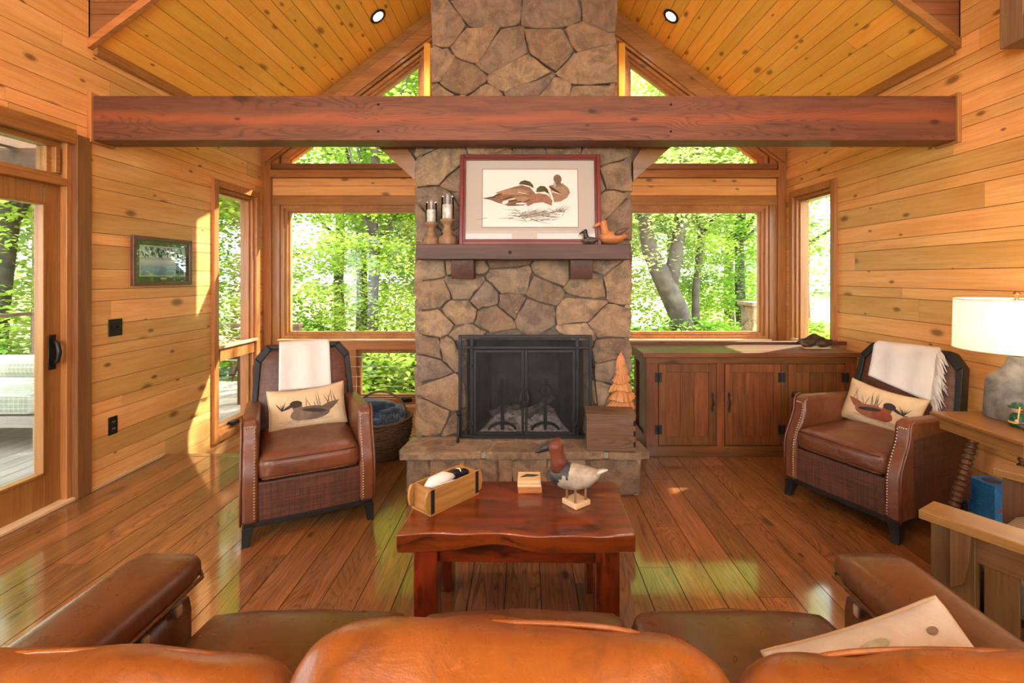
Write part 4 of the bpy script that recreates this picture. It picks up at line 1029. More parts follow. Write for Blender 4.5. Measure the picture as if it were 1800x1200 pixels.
# coaster blocks
for k, (dz, rz, mt_, lb) in enumerate(((0, 4, 'carved', 'lower reddish block of the small coaster stack on the coffee table'), (.029, 0, 'palewood', 'upper pale wooden block of the coaster stack with a dark leaf'))):
    cb = empty('coaster_block', (.022, 2.255, TZ+dz), R(rz), lb, 'coaster', 'coaster blocks')
    part('block', wood(mt_, 'x'), cb, lambda m: (m.box((0, 0, .0066), (.108, .105, .0132)), m.box((0, .002, .0212), (.104, .102, .0146))) if k else m.box((0, 0, .0142), (.11, .105, .0284)), bevel=.002)
    if k: part('leaf_motif', plain('dark_leaf', (.05,.045,.02), .6), cb, lambda m: m.tube([(-.04, -.01, .0295), (-.01, .006, .031), (.02, .004, .031), (.045, .012, .0295)], [(.002,.001), (.014,.003), (.011,.003), (.002,.001)], 8), smooth=True)

# ------------------------------------------------------------------ duck figures; they face local -x
def duck(root, s, m_body, m_breast, m_head, m_bill, m_tail=None, neck=1.0, m_eye=None):
    part('body', m_body, root, lambda m: m.tube([(x*s, 0, z*s) for x, z in ((-.115, .055), (-.09, .06), (-.05, .06), (0, .06), (.05, .065), (.085, .078), (.11, .09))], [(a*s, b_*s) for a, b_ in ((.012, .014), (.042, .042), (.056, .054), (.060, .055), (.048, .044), (.028, .024), (.008, .006))], 18), smooth=True)
    part('breast', m_breast, root, lambda m: m.tube([(x*s, 0, z*s) for x, z in ((-.122, .060), (-.108, .062), (-.085, .063), (-.055, .063), (-.03, .065), (-.018, .066))], [(a*s, b_*s) for a, b_ in ((.012, .014), (.034, .036), (.0455, .0465), (.0535, .053), (.0575, .0555), (.050, .049))], 18), smooth=True)
    h = part('head', m_head, root, lambda m: m.tube([(x*s, 0, z*s) for x, z in ((-.070, .085), (-.078, .125), (-.084, .155*neck), (-.088, .18*neck), (-.094, .197*neck), (-.10, .208*neck), (-.104, .212*neck))], [(a*s, b_*s) for a, b_ in ((.046, .044), (.034, .036), (.030, .033), (.034, .042), (.035, .044), (.026, .033), (.008, .010))], 16, flat=(0,1,0)), smooth=True)
    part('bill', m_bill, root, lambda m: m.tube([(-.116*s, 0, .184*neck*s), (-.145*s, 0, .172*neck*s), (-.165*s, 0, .160*neck*s), (-.180*s, 0, .152*neck*s)], [(.020*s, .020*s), (.017*s, .015*s), (.016*s, .010*s), (.008*s, .004*s)], 10), smooth=True)
    for sy in (-1, 1): part('eye', m_eye or M_BLACKWOOD, root, lambda m: m.lathe([(0, -.004*s), (.0045*s, 0), (0, .004*s)], 8, (-.110*s, sy*.0315*s, .192*neck*s)), smooth=True)
    if m_tail: part('tail', m_tail, root, lambda m: m.tube([(.085*s, 0, .084*s), (.115*s, 0, .095*s), (.135*s, 0, .10*s)], [(.022*s, .010*s), (.018*s, .006*s), (.006*s, .002*s)], 8), smooth=True)
d1 = empty('duck_decoy', (.225, 2.105, TZ), R(-12), 'painted canvasback duck decoy on a small stand on the coffee table', 'duck decoy')
part('stand_base', wood('palewood', 'x'), d1, lambda m: m.box((0, 0, .011), (.088, .088, .022), Matrix.Rotation(R(50), 3, 'Z')), bevel=.003)
for (x, y) in ((-.045, .0), (.0, -.04), (.045, .0)): part('stand_leg', wood('turned', 'z'), d1, lambda m: m.tube([(x*.9, y, .02), (x*.9, y*.8, .085)], [.0055, .0045], 8), smooth=True)
dk = lambda n, c, c2, r_=.4: plain('paint_'+n, c, r_, c2=c2, nsc=22)
pos = MB(); holder = empty('tmp'); holder.parent = d1; holder.location = (.0, 0, .058)
duck(holder, 1.0, dk('grey_back', (.40,.345,.27), (.22,.18,.13), .55), dk('black_breast', (.022,.022,.026), (.05,.05,.055)), dk('russet_head', (.16,.045,.022), (.09,.025,.014)), dk('black_bill', (.012,.012,.013), (.03,.03,.03)), dk('white_tail', (.55,.56,.52), (.4,.4,.36)), neck=1.0)
for ch in list(holder.children): ch.parent = d1; ch.location = ch.location + Vector((0, 0, .058))
bpy.data.objects.remove(holder)
d2 = empty('duck_figurine', (.462, 3.345, 1.671), R(-15), 'small dark duck figurine at the right end of the mantel', 'duck figurine')
duck(d2, .47, dk('dark_duck', (.075,.055,.045), (.035,.026,.022)), dk('dark_breast', (.10,.075,.06), (.05,.04,.03)), dk('black_head', (.016,.014,.014), (.03,.028,.026)), dk('black_bill', (.012,.012,.013), (.03,.03,.03)), neck=1.05)
d3 = empty('wooden_duck', (.625, 3.375, 1.671), R(-8), 'large polished honey wood duck carving at the right end of the mantel', 'duck carving')
hw = wood('carved', 'x')
duck(d3, .82, hw, hw, hw, hw, dk('dark_tail', (.06,.04,.03), (.12,.08,.05)), neck=.98)
part('wing', dk('wing_brown', (.13,.075,.045), (.06,.035,.022)), d3, lambda m: m.tube([(.0, -.043, .07), (.04, -.040, .085), (.10, -.02, .115)], [(.006,.010), (.010,.020), (.003,.004)], 8), smooth=True)

# ------------------------------------------------------------------ cabinet by the right window
cb = empty('sideboard_cabinet', (1.828, 3.89, 0), label='rustic dark wood cabinet with three doors under the right window', cat='cabinet')
CWx, CH, CD = .848, .837, .44; wc = {a: wood('cabinet', a) for a in 'xyz'}
part('body', wc['x'], cb, lambda m: (m.rng(-CWx+.02, CWx-.02, .02, CD, .02, CH-.035)))
part('base_plinth', wc['x'], cb, lambda m: m.rng(-CWx, CWx, 0, CD, 0, .085), bevel=.004)
part('top_rail', wc['x'], cb, lambda m: m.rng(-CWx, CWx, 0, .022, CH-.085, CH-.035), bevel=.003)
DX = [(-.748, -.285), (-.215, .235), (.297, .745)]
st = [(-CWx, -.752), (-.281, -.219), (.239, .293), (.749, CWx)]
for a, b_ in st: part('stile', wc['z'], cb, lambda m: m.rng(a, b_, 0, .022, .085, CH-.085), bevel=.003)
for sx in (-1, 1):
    part('side_frame', wc['z'], cb, lambda m: [m.rng(*sorted((sx*CWx, sx*(CWx-.02))), *q) for q in ((.022, .09, .085, CH-.035), (CD-.07, CD, .085, CH-.035), (.09, CD-.07, .085, .15), (.09, CD-.07, CH-.11, CH-.035))], bevel=.003)
tp = part('top', wood('cabinet', 'x'), cb, lambda m: m.rng(-CWx-.035, CWx+.035, -.025, CD+.01, CH-.035, CH-.0), bevel=.005)
for k in range(4): part('top_board', wc['x'], tp, lambda m: m.rng(-CWx-.030, CWx+.030, -.022+k*.118, -.022+k*.118+.115, CH-.002, CH+.002))
for k, (a, b_) in enumerate(DX):
    z0, z1 = .095, CH-.092
    d = part('door', wc['z'], cb, lambda m: (m.rng(a, a+.06, -.002, .018, z0, z1), m.rng(b_-.06, b_, -.002, .018, z0, z1), m.rng(a+.06, b_-.06, -.002, .018, z0, z0+.07), m.rng(a+.06, b_-.06, -.002, .018, z1-.065, z1)), bevel=.003)
    nb = 3; ww = (b_-a-.12)/nb
    for j in range(nb): part('panel_board', wc['z'], d, lambda m: m.rng(a+.06+j*ww+.0008, a+.06+(j+1)*ww-.0008, .007, .016, z0+.07, z1-.065))
    hx = (b_-.032) if k == 0 else (a+.032)
    part('handle', M_IRON, d, lambda m: (m.tube([(hx, -.003, .40), (hx, -.024, .42), (hx, -.028, .44), (hx, -.024, .46), (hx, -.003, .48)], [.005, .007, .008, .007, .005], 8), m.prism([(hx, .355), (hx+.014, .385), (hx, .41), (hx-.014, .385)], lambda p, q, t: (p, t, q), -.006, -.002), m.prism([(hx, .47), (hx+.014, .495), (hx, .525), (hx-.014, .495)], lambda p, q, t: (p, t, q), -.006, -.002)), smooth=False)
    gx = (a-.004) if k == 0 else (b_+.004)
    for zz in (.22, .64): part('hinge', M_IRON, d, lambda m: (m.box((gx-.018, -.005, zz), (.020, .005, .075)), m.box((gx+.018, -.005, zz), (.020, .005, .075)), m.tube([(gx, -.009, zz-.035), (gx, -.009, zz+.035)], .007, 8)))
# driftwood carving on the cabinet
dw = empty('driftwood_carving', (2.48, 4.13, CH+.002), R(-6), 'gnarled brown driftwood carving on the right end of the cabinet', 'carving')
part('base', wood('palewood', 'x'), dw, lambda m: m.rbox((0, 0, .006), (.22, .10, .011), .005, 4), smooth=True)
def lump(m):
    bm = bmesh.new(); bmesh.ops.create_icosphere(bm, subdivisions=4, radius=1)
    for v in bm.verts:
        n_ = v.co.copy(); k = 1+.30*noise.noise(n_*2.3)+.18*noise.noise(n_*5.5)+.08*noise.noise(n_*12)
        v.co = Vector((n_.x*.128*k, n_.y*.05*k, .058+n_.z*.048*k+.014*math.cos(n_.x*5)))
        v.co.z = max(v.co.z, .011)
    m.add([v.co for v in bm.verts], [tuple(v.index for v in f.verts) for f in bm.faces]); bm.free()
part('root_form', plain('driftwood', (.115,.062,.035), .6, c2=(.035,.018,.011), nsc=16, bmp=.8, bsc=40), dw, lump, smooth=True)

# ------------------------------------------------------------------ hearth things
wbx = empty('walnut_box', (.578, 3.285, HZ+.003), R(-5), 'closed walnut box with finger joints on the right of the hearth', 'box')
part('body', wood('walnut', 'x'), wbx, lambda m: m.rng(-.160, .160, -.10, .095, 0, .228), bevel=.002)
part('lid', wood('walnut', 'x'), wbx, lambda m: m.rng(-.164, .164, -.104, .099, .228, .243), bevel=.002)
part('slot', M_DARKGAP, wbx, lambda m: m.rng(-.06, .03, -.012, -.004, .2425, .2436))
for zz in (.03, .10, .17): part('finger_joint', M_DARKGAP, wbx, lambda m: m.rng(.146, .1605, -.1006, -.085, zz, zz+.035))
part('hand_hole', M_DARKGAP, wbx, lambda m: m.rng(.1598, .1606, -.04, .045, .165, .19), bevel=.006)
wt_ = empty('carved_wooden_tree', (.685, 3.432, HZ+.003), 0, 'orange carved wooden fir tree standing behind the walnut box', 'wooden tree')
part('trunk', wood('carved', 'z'), wt_, lambda m: m.lathe([(.045, 0), (.040, .26)], 14, sy=.75), smooth=True)
zz = .215; tiers = [(.100, .075), (.092, .075), (.080, .072), (.064, .068), (.046, .06), (.034, .095)]
for k, (r_, h_) in enumerate(tiers):
    rr = random.Random(k); ph = rr.random()*6
    def tier(m):
        n = 40; vs = []; prof = [(.35, .10), (.97, -.02), (1.02, .06), (.90, .40), (.66, .78), (.50 if k < 5 else .03, 1.10)]
        for i, (q, t) in enumerate(prof):
            for j in range(n):
                a = 2*math.pi*j/n; wv = 1+.05*math.sin(a*3+ph)+(.05 if i in (1, 2, 3) else .02)*math.sin(a*15+ph)
                zt = t*h_+(.012*math.sin(a*2+ph) if i < 3 else 0)+r_*.10*math.cos(a)
                vs.append((q*r_*wv*math.cos(a)+.004*math.sin(k*2), q*r_*wv*math.sin(a)*.60, zz+zt))
        m.add(vs, [(i*n+j, i*n+(j+1) % n, (i+1)*n+(j+1) % n, (i+1)*n+j) for i in range(len(prof)-1) for j in range(n)] + [tuple(range(n-1, -1, -1)), tuple((len(prof)-1)*n+j for j in range(n))])
    part('tier', wood('carved', 'z'), wt_, tier); zz += h_*.84

# ------------------------------------------------------------------ mantel candle holders
for (x, y, s, lb) in ((-.655, 3.40, .93, 'shorter turned wood candle holder at the left end of the mantel'), (-.537, 3.375, 1.05, 'taller turned wood candle holder next to the framed duck print')):
    ch = empty('candle_holder', (x, y, 1.671), label=lb, cat='candle holder', group='candle holders on the mantel')
    part('turned_base', wood('turned', 'z'), ch, lambda m: m.lathe([(q*s, z*s) for q, z in ((.056, 0), (.060, .008), (.060, .035), (.052, .055), (.034, .065), (.030, .075), (.038, .085), (.038, .092), (.027, .100), (.025, .125), (.033, .140), (.048, .155), (.050, .165), (.044, .172))], 26), smooth=True)
    part('candle', plain('birch_candle', (.82,.78,.70), .7, c2=(.46,.40,.34), nsc=30), ch, lambda m: m.lathe([(.034*s, .172*s), (.035*s, .18*s), (.035*s, .265*s), (.030*s, .268*s), (0, .264*s)], 20), smooth=True)
    part('wick', M_IRON, ch, lambda m: m.tube([(0, 0, .263*s), (.002, 0, .278*s)], .0014, 5))
    part('glass_chimney', M_HURR, ch, lambda m: m.lathe([(.042*s, .172*s), (.043*s, .25*s), (.040*s, .335*s)], 26, cap=False), smooth=True)

# ------------------------------------------------------------------ framed pictures
pf = empty('framed_print', (.040, 3.40, 1.671), 0, 'large red framed print of three ducks leaning on the mantel', 'picture'); pf.rotation_euler = (R(-6), 0, 0)
PW, PH = .998, .655
def frm(m, w_, h_, t, y0, y1, o=0):
    a, b_ = w_/2-o, o
    m.rng(-a, -a+t, y0, y1, b_, h_-b_); m.rng(a-t, a, y0, y1, b_, h_-b_); m.rng(-a+t, a-t, y0, y1, b_, b_+t); m.rng(-a+t, a-t, y0, y1, h_-b_-t, h_-b_)
part('outer_moulding', wood('redframe', 'x'), pf, lambda m: frm(m, PW, PH, .026, -.015, .012), bevel=.004)
part('inner_moulding', wood('redframe', 'x'), pf, lambda m: (frm(m, PW, PH, .010, -.010, .010, .026), frm(m, PW, PH, .007, -.016, .010, .034)), bevel=.002)
part('mat_board', plain('taupe_mat', (.43,.375,.315), .9), pf, lambda m: m.rng(-PW/2+.03, PW/2-.03, .004, .009, .03, PH-.03))
ix, iz0, iz1 = .338, .130, .548
part('mat_bevel', plain('red_fillet', (.25,.05,.03), .6), pf, lambda m: m.rng(-ix-.004, ix+.004, .0025, .004, iz0-.004, iz1+.004))
pp = part('paper', plain('print_paper', (.70,.66,.59), .9), pf, lambda m: m.rng(-ix, ix, .0012, .0025, iz0, iz1))
sx_, sz_ = .00371, .00371
def at(px, py): return ((px-932)*.00404, (428-py)*.00404)         # measured on the print
FL = lambda d: (lambda u, v: (u, .0010-d, v))
def T(pts): return [at(703+.381*x, 140+.381*y) for x, y in pts]
def Bl(x0, y0, x1, y1, w_): return blade(*T([(x0, y0)])[0], *T([(x1, y1)])[0], w_)
def El(x, y, rx, ry, rot=0): c = T([(x, y)])[0]; return ell(c[0], c[1], rx*.381*.00404, ry*.381*.00404, rot)
br, gr, tn, bk_, wh = (.24,.13,.075), (.07,.075,.022), (.36,.21,.12), (.03,.024,.02), (.74,.70,.64)
printed('print_bird_body', [T([(378,537), (430,528), (470,500), (530,482), (562,474), (600,485), (626,515), (640,545), (600,562), (560,570), (500,572), (450,558), (420,545)])], ink(br), pp, FL(.0004))
printed('print_bird_body', [T([(688,478), (708,472), (728,462), (752,466), (778,488), (786,510), (770,536), (742,552), (712,556), (704,525)])], ink((.33,.20,.115)), pp, FL(.0004))
printed('print_bird_body', [T([(572,548), (600,525), (640,512), (680,520), (704,548), (700,572), (660,556), (620,560), (590,575)])], ink((.30,.145,.085)), pp, FL(.0008))
printed('print_wing', [T([(440,510), (500,492), (560,492), (600,505), (570,520), (510,520), (470,520)]), T([(500,540), (560,525), (600,535), (570,555)]), T([(714,500), (745,502), (762,520), (735,522)])], ink(tn), pp, FL(.0012))
printed('print_dark_feather', [Bl(470,515,405,540,.004), Bl(520,530,455,548,.004), Bl(540,545,470,562,.004), Bl(560,552,500,570,.004), Bl(600,545,550,562,.003), Bl(690,482,745,515,.005), Bl(700,492,755,522,.004), Bl(575,568,480,574,.003), Bl(440,532,380,537,.003)], ink(bk_), pp, FL(.0016))
printed('print_white_feather', [Bl(530,538,470,552,.003), El(486,556,16,8,.3), El(560,562,26,5), Bl(700,505,750,520,.003), Bl(545,508,600,520,.002), El(682,488,5,10,.4)], ink(wh), pp, FL(.0020))
printed('print_green_head', [T([(548,472), (556,458), (576,451), (600,458), (614,474), (618,490), (596,478), (568,472)]), T([(628,508), (632,490), (648,478), (668,480), (682,494), (692,520), (668,505), (645,508)])], ink(gr), pp, FL(.0020))
printed('print_brown_head', [El(728, 446, 19, 22, .2), T([(712,462), (740,458), (752,480), (720,482)])], ink((.20,.13,.08)), pp, FL(.0014))
printed('print_bill', [T([(708,462), (718,458), (722,478), (712,486)]), T([(686,506), (694,520), (700,545), (690,530)])], ink((.40,.40,.38)), pp, FL(.0026))
rr = random.Random(2); G = []
for i in range(70):
    x = rr.gauss(620, 60); y = 612+rr.uniform(-16, 32); dx = rr.uniform(-90, 90); G.append(Bl(x, y, x+dx, y+rr.uniform(-26, 16), .0020))
for i in range(10): x = rr.uniform(700, 740); G.append(Bl(x, 600, x+rr.uniform(10, 70), 600-rr.uniform(-10, 40), .002))
printed('print_reeds', G, ink((.17,.155,.10)), pp, FL(.0006))
printed('print_water', [El(625, 612, 70, 16)], ink((.50,.47,.40)), pp, FL(.0003))
part('glazing', M_PICGLASS, pf, lambda m: m.rng(-PW/2+.04, PW/2-.04, -.006, -.004, .04, PH-.04))

lp = empty('lake_picture', (-W, 3.892, 1.57), R(90), 'small dark framed lake picture on the left board wall', 'picture')
LW, LH = .631, .379
part('frame', wood('darkframe', 'x'), lp, lambda m: [m.rng(*q) for q in ((-LW/2, -LW/2+.03, -.03, -.003, -LH/2, LH/2), (LW/2-.03, LW/2, -.03, -.003, -LH/2, LH/2), (-LW/2+.03, LW/2-.03, -.03, -.003, -LH/2, -LH/2+.03), (-LW/2+.03, LW/2-.03, -.03, -.003, LH/2-.03, LH/2))], bevel=.004)
part('mat_board', plain('green_mat', (.055,.085,.062), .9), lp, lambda m: m.rng(-LW/2+.02, LW/2-.02, -.014, -.006, -LH/2+.02, LH/2-.02))
part('mat_fillet', plain('cream_fillet', (.66,.60,.50), .9), lp, lambda m: m.rng(-.242, .242, -.0155, -.014, -.118, .122))
def lakemat():
    m, nt, b = newmat('lake_print'); tc = nt.nodes.new('ShaderNodeTexCoord'); sp_ = nt.nodes.new('ShaderNodeSeparateXYZ'); lk(nt, tc.outputs['Object'], sp_.inputs[0])
    z = math_(nt, 'MULTIPLY_ADD', sp_.outputs[2], 4.4, .5)
    col = ramp(nt, z, [(.0, (.10,.22,.40)), (.28, (.22,.40,.58)), (.50, (.62,.74,.80)), (.60, (.36,.52,.62)), (.68, (.66,.78,.86)), (1.0, (.30,.50,.70))])
    lk(nt, col, b.inputs['Base Color']); b.inputs['Roughness'].default_value = .6; return m
pi = part('print', lakemat(), lp, lambda m: m.rng(-.236, .236, -.0165, -.0155, -.112, .116))
LF = lambda d: (lambda u, v: (u, -.0166-d, v)); rr = random.Random(8)
printed('leaf_print', [blade(x, y, x+rr.uniform(-.03, .03), y-rr.uniform(.012, .04), .006) for x, y in [(rr.uniform(-.22, .2), rr.uniform(.045, .112)) for _ in range(85)]], ink((.045,.09,.09)), pi, LF(.0004))
printed('reed_print', [blade(x, -.11, x+rr.uniform(-.01, .01), rr.uniform(-.06, .05), .005) for x in [rr.uniform(.13, .23) for _ in range(26)]], ink((.03,.06,.06)), pi, LF(.0006))
part('title_plate', plain('title_plate', (.55,.47,.34), .5), lp, lambda m: m.rng(-.03, .03, -.0158, -.014, -.142, -.126))
part('glazing', glass_mat('small_picture_glass', .02), lp, lambda m: m.rng(-LW/2+.03, LW/2-.03, -.022, -.020, -LH/2+.03, LH/2-.03))

# switch and outlet plates on the left wall
sw = empty('light_switch', (-W, 3.447, 1.088), R(90), 'black double light switch plate on the left board wall', 'light switch')
part('plate', M_BRONZE, sw, lambda m: m.rng(-.058, .058, -.008, 0, -.061, .061), bevel=.004)
for x in (-.023, .023): part('toggle', M_BRONZE, sw, lambda m: m.box((x, -.012, .004), (.010, .018, .018), Matrix.Rotation(R(-25), 3, 'X')), bevel=.002)
ou = empty('power_outlet', (-W, 3.426, .396), R(90), 'black duplex power outlet low on the left board wall', 'outlet')
part('plate', M_BRONZE, ou, lambda m: m.rng(-.038, .038, -.008, 0, -.064, .064), bevel=.004)
for z in (-.024, .024):
    rc = part('receptacle', M_BRONZE, ou, lambda m: m.rng(-.017, .017, -.011, -.007, z-.016, z+.016), bevel=.005)
    part('slot', M_WHITE_PAINT, rc, lambda m: (m.rng(-.008, -.006, -.0116, -.011, z-.002, z+.008), m.rng(.006, .008, -.0116, -.011, z-.002, z+.008)))
# ------------------------------------------------------------------ wicker basket with blue throw
bk = empty('wicker_basket', (-1.17, 3.94, 0), 0, 'brown wicker basket with hoop handle behind the left armchair', 'basket')
RIM = .30
def brad(t): return .165+.080*math.sin(min(1, t*1.15)*math.pi*.55)
def weave(m):
    rows_, n = 24, 60
    for i in range(rows_):
        z = .008+(RIM-.012)*i/(rows_-1); r0 = brad(i/(rows_-1))
        path = [((r0+.005*math.sin(15*a+(i % 2)*math.pi))*math.cos(a), (r0+.005*math.sin(15*a+(i % 2)*math.pi))*math.sin(a), z+.012*abs(math.cos(a))**3*(i/rows_)) for a in [2*math.pi*k/n for k in range(n+1)]]
        m.tube(path, .0062, 5, cap=False)
    m.lathe([(0, .004), (.16, .004), (.16, .012), (0, .012)], 30)
part('weave', M_WICKER, bk, weave, smooth=True)
part('rim', M_WICKER, bk, lambda m: m.tube([(.246*math.cos(a), .246*math.sin(a), RIM+.012*abs(math.cos(a))**3+.004*math.sin(a*24)) for a in [2*math.pi*k/72 for k in range(73)]], .011, 7, cap=False), smooth=True)
part('handle', M_WICKER, bk, lambda m: m.tube([(.238*math.cos(a), 0.0, .23+.285*math.sin(a)) for a in [math.pi*k/28 for k in range(29)]], [.0085+.0015*(k % 2) for k in range(29)], 8), smooth=True)
nt_ = empty('navy_throw', (-1.17, 3.94, .20), 0, 'navy blue wool throw bundled in the wicker basket', 'blanket')
def fold(m):
    for k, (c, d, rz) in enumerate((((.0, .02, .0), (.36, .34, .16), 10), ((-.02, .03, .125), (.34, .26, .13), -15), ((.07, -.08, .075), (.25, .17, .09), 12), ((-.03, .0, .20), (.26, .2, .09), 35))):
        m.rbox(c, d, .05, 10, wr=.022, wsc=16, seed=k*9, m=Matrix.Rotation(R(rz), 3, 'Z') @ Matrix.Rotation(R(6*k-9), 3, 'Y'))
part('folds', M_NAVY, nt_, fold, smooth=True)
def nfr(m):
    rr = random.Random(4)
    for i in range(70):
        a = Vector((rr.uniform(.03, .17), rr.uniform(-.16, -.08), rr.uniform(.13, .17))); m.tube([a, a+Vector((.01, -.014, -.03)), a+Vector((rr.uniform(-.005, .02), -.018, -rr.uniform(.05, .085)))], [.004, .005, .003], 4)
tag(part('fringe', M_NAVY, nt_, nfr, smooth=True), kind='stuff')

# ------------------------------------------------------------------ cable railing at the edge of the floor, either side of the chimney
for sx, a, b_, lb in ((-1, -1.93, -.80, 'steel cable railing behind the wicker basket, left of the chimney'), (1, .79, 2.90, 'steel cable railing behind the cabinet, right of the chimney')):
    r_ = empty('cable_railing', ((a+b_)/2, 4.375, 0), 0, lb, 'railing', 'cable railings'); h = (b_-a)/2
    if sx > 0: part('cap_rail', wood('beam', 'x'), r_, lambda m: m.rng(-h, h, -.028, .022, .83, .865), bevel=.004)
    part('post', wood('trim', 'z'), r_, lambda m: m.rng(*sorted((sx*h, sx*(h-.07))), -.025, .022, 0, .86), bevel=.004)
    for k in range(9):
        z = .725-k*.0895
        c = part('cable', M_STEEL, r_, lambda m: m.tube([(-h, 0, z), (h, 0, z)], .0028, 6), smooth=True)
        xe = -sx*h
        part('tensioner', M_IRON, c, lambda m: (m.tube([(xe, 0, z), (xe+sx*.06, 0, z)], .006, 8)), smooth=True)

# ------------------------------------------------------------------ side table with lamp (right edge)
TT = .72
stb = empty('side_table', (2.545, 2.38, 0), 0, 'brown wooden side table with twist turned legs under the lamp', 'side table')
def stop(m): m.rng(-.345, .345, -.25, .25, TT-.022, TT)
part('top', wood('oak', 'y'), stb, stop, bevel=.007)
part('apron', wood('oak', 'y'), stb, lambda m: (m.rng(-.315, -.295, -.22, .22, TT-.085, TT-.022), m.rng(.295, .315, -.22, .22, TT-.085, TT-.022), m.rng(-.295, .295, .20, .22, TT-.085, TT-.022), m.rng(-.295, .295, -.22, -.20, TT-.085, TT-.022)), bevel=.003)
for sx, sy, dx in ((-1, 1, 0), (1, 1, 0), (-1, -1, 0), (1, -1, 0)):
    def tw(m):
        n = 144; path = []; rad = []
        p0 = Vector((sx*.20, .12*sy, TT-.03)); p1 = Vector((sx*.33, .19*sy, 0))
        for i in range(n+1):
            t = i/n; path.append(p0.lerp(p1, t))
            if t < .10 or t > .965: rad.append(.026)
            else: rad.append(.0225+.0045*math.sin(t*2*math.pi*24)*(1 if .14 < t else .5)-.004*max(0, t-.75))
        m.tube(path, rad, 14)
    part('leg', wood('darkoak', 'z'), stb, tw, smooth=True)
lamp = empty('table_lamp', (2.535, 2.49, TT), 0, 'lit table lamp with grey concrete base and white drum shade', 'lamp')
part('base', M_CONCRETE, lamp, lambda m: m.lathe([(.0, 0), (.126, 0), (.130, .006), (.128, .05), (.120, .19), (.112, .208), (.095, .222), (.066, .245), (.048, .275), (.038, .305), (.036, .318), (0, .318)], 40), smooth=True)
part('neck', M_BRASS, lamp, lambda m: m.lathe([(.018, .315), (.022, .322), (.020, .345), (.012, .35), (.012, .40), (0, .40)], 20), smooth=True)
def shade_mat():
    m = bpy.data.materials.new('linen_shade'); m.use_nodes = True; nt = m.node_tree; nt.nodes.clear()
    o = nt.nodes.new('ShaderNodeOutputMaterial'); d = nt.nodes.new('ShaderNodeBsdfDiffuse'); t = nt.nodes.new('ShaderNodeBsdfTranslucent'); mx = nt.nodes.new('ShaderNodeMixShader')
    d.inputs[0].default_value = (.86,.83,.78,1); t.inputs[0].default_value = (.90,.82,.70,1); mx.inputs[0].default_value = .5
    lk(nt, d.outputs[0], mx.inputs[1]); lk(nt, t.outputs[0], mx.inputs[2]); lk(nt, mx.outputs[0], o.inputs[0]); return m
sh = part('shade', shade_mat(), lamp, lambda m: (m.lathe([(.252, .352), (.247, .612)], 56)), smooth=True)
sh.data.polygons.foreach_set('use_smooth', [True]*len(sh.data.polygons))
bm = bmesh.new(); bm.from_mesh(sh.data); bmesh.ops.delete(bm, geom=[f for f in bm.faces if len(f.verts) > 4], context='FACES'); bm.to_mesh(sh.data); bm.free()
part('shade_ring', plain('ivory_trim', (.75,.70,.6), .7), sh, lambda m: [m.tube([(r_*math.cos(a), r_*math.sin(a), z) for a in [2*math.pi*k/56 for k in range(57)]], .003, 5, cap=False) for r_, z in ((.252, .353), (.247, .611))], smooth=True)
part('harp', M_BRASS, lamp, lambda m: [m.tube([(0, 0, .40), (sx*.055, 0, .44), (sx*.06, 0, .53), (sx*.03, 0, .60), (0, 0, .615)], .002, 5) for sx in (-1, 1)] + [m.tube([(.247*math.cos(a), .247*math.sin(a), .60), (0, 0, .612)], .002, 5) for a in (0.3, 2.4, 4.5)], smooth=True)
part('finial', plain('copper', (.55,.24,.10), .25, metal=.9), lamp, lambda m: m.lathe([(.004, .612), (.010, .618), (.005, .625), (.014, .633), (.016, .642), (.010, .652), (0, .655)], 16), smooth=True)
part('bulb', plain('lamp_bulb', (1,1,1), .5, emit=(1,.78,.48), es=8), lamp, lambda m: m.lathe([(0, .40), (.014, .405), (.028, .45), (.022, .478), (0, .49)], 14), smooth=True)
bl = add_light('lamp_light', 'POINT', (0, 0, .52), (0,0,0), 4.5, (1, .74, .44), shadow_soft_size=.04); bl.parent = lamp
# little seated figure in a green hat
fg = empty('seated_figurine', (2.40, 2.355, TT), R(20), 'tiny seated figurine in green hat and coat below the lamp', 'figurine')
gcol = plain('figure_green', (.012,.075,.04), .4); skin = plain('figure_skin', (.55,.33,.22), .5); gy = plain('figure_grey', (.16,.165,.18), .5); yl = plain('figure_yellow', (.62,.38,.05), .5); bt = plain('figure_beard', (.14,.045,.025), .6)
part('coat', gcol, fg, lambda m: m.tube([(0, 0, .0), (0, 0, .02), (0, 0, .055), (0, 0, .07)], [.026, .032, .026, .012], 14), smooth=True)
part('head', skin, fg, lambda m: m.lathe([(0, .062), (.016, .07), (.021, .085), (.016, .10), (0, .106)], 14), smooth=True)
part('moustache', bt, fg, lambda m: m.tube([(-.016, -.016, .076), (-.006, -.022, .080), (.006, -.022, .080), (.016, -.016, .076)], [.002, .005, .005, .002], 6), smooth=True)
part('hat', gcol, fg, lambda m: m.lathe([(0, .094), (.034, .092), (.035, .096), (.022, .099), (.019, .112), (.008, .118), (0, .119)], 16), smooth=True)
part('belt', yl, fg, lambda m: m.lathe([(.033, .018), (.034, .022), (.032, .027)], 14), smooth=True)
for s in (-1, 1):
    part('arm', gcol, fg, lambda m: m.tube([(s*.022, 0, .058), (s*.042, -.01, .045), (s*.050, -.02, .040)], [.010, .009, .007], 8), smooth=True)
    part('hand', skin, fg, lambda m: m.lathe([(0, -.009), (.009, 0), (0, .009)], 10, (s*.054, -.022, .038)), smooth=True)
    part('boot', gy, fg, lambda m: m.tube([(s*.020, -.02, .014), (s*.036, -.052, .016), (s*.040, -.058, .030), (s*.041, -.056, .040)], [.012, .014, .012, .005], 10), smooth=True)
part('rod', yl, fg, lambda m: m.tube([(-.052, -.024, .03), (-.036, -.026, .105)], .003, 6), smooth=True)

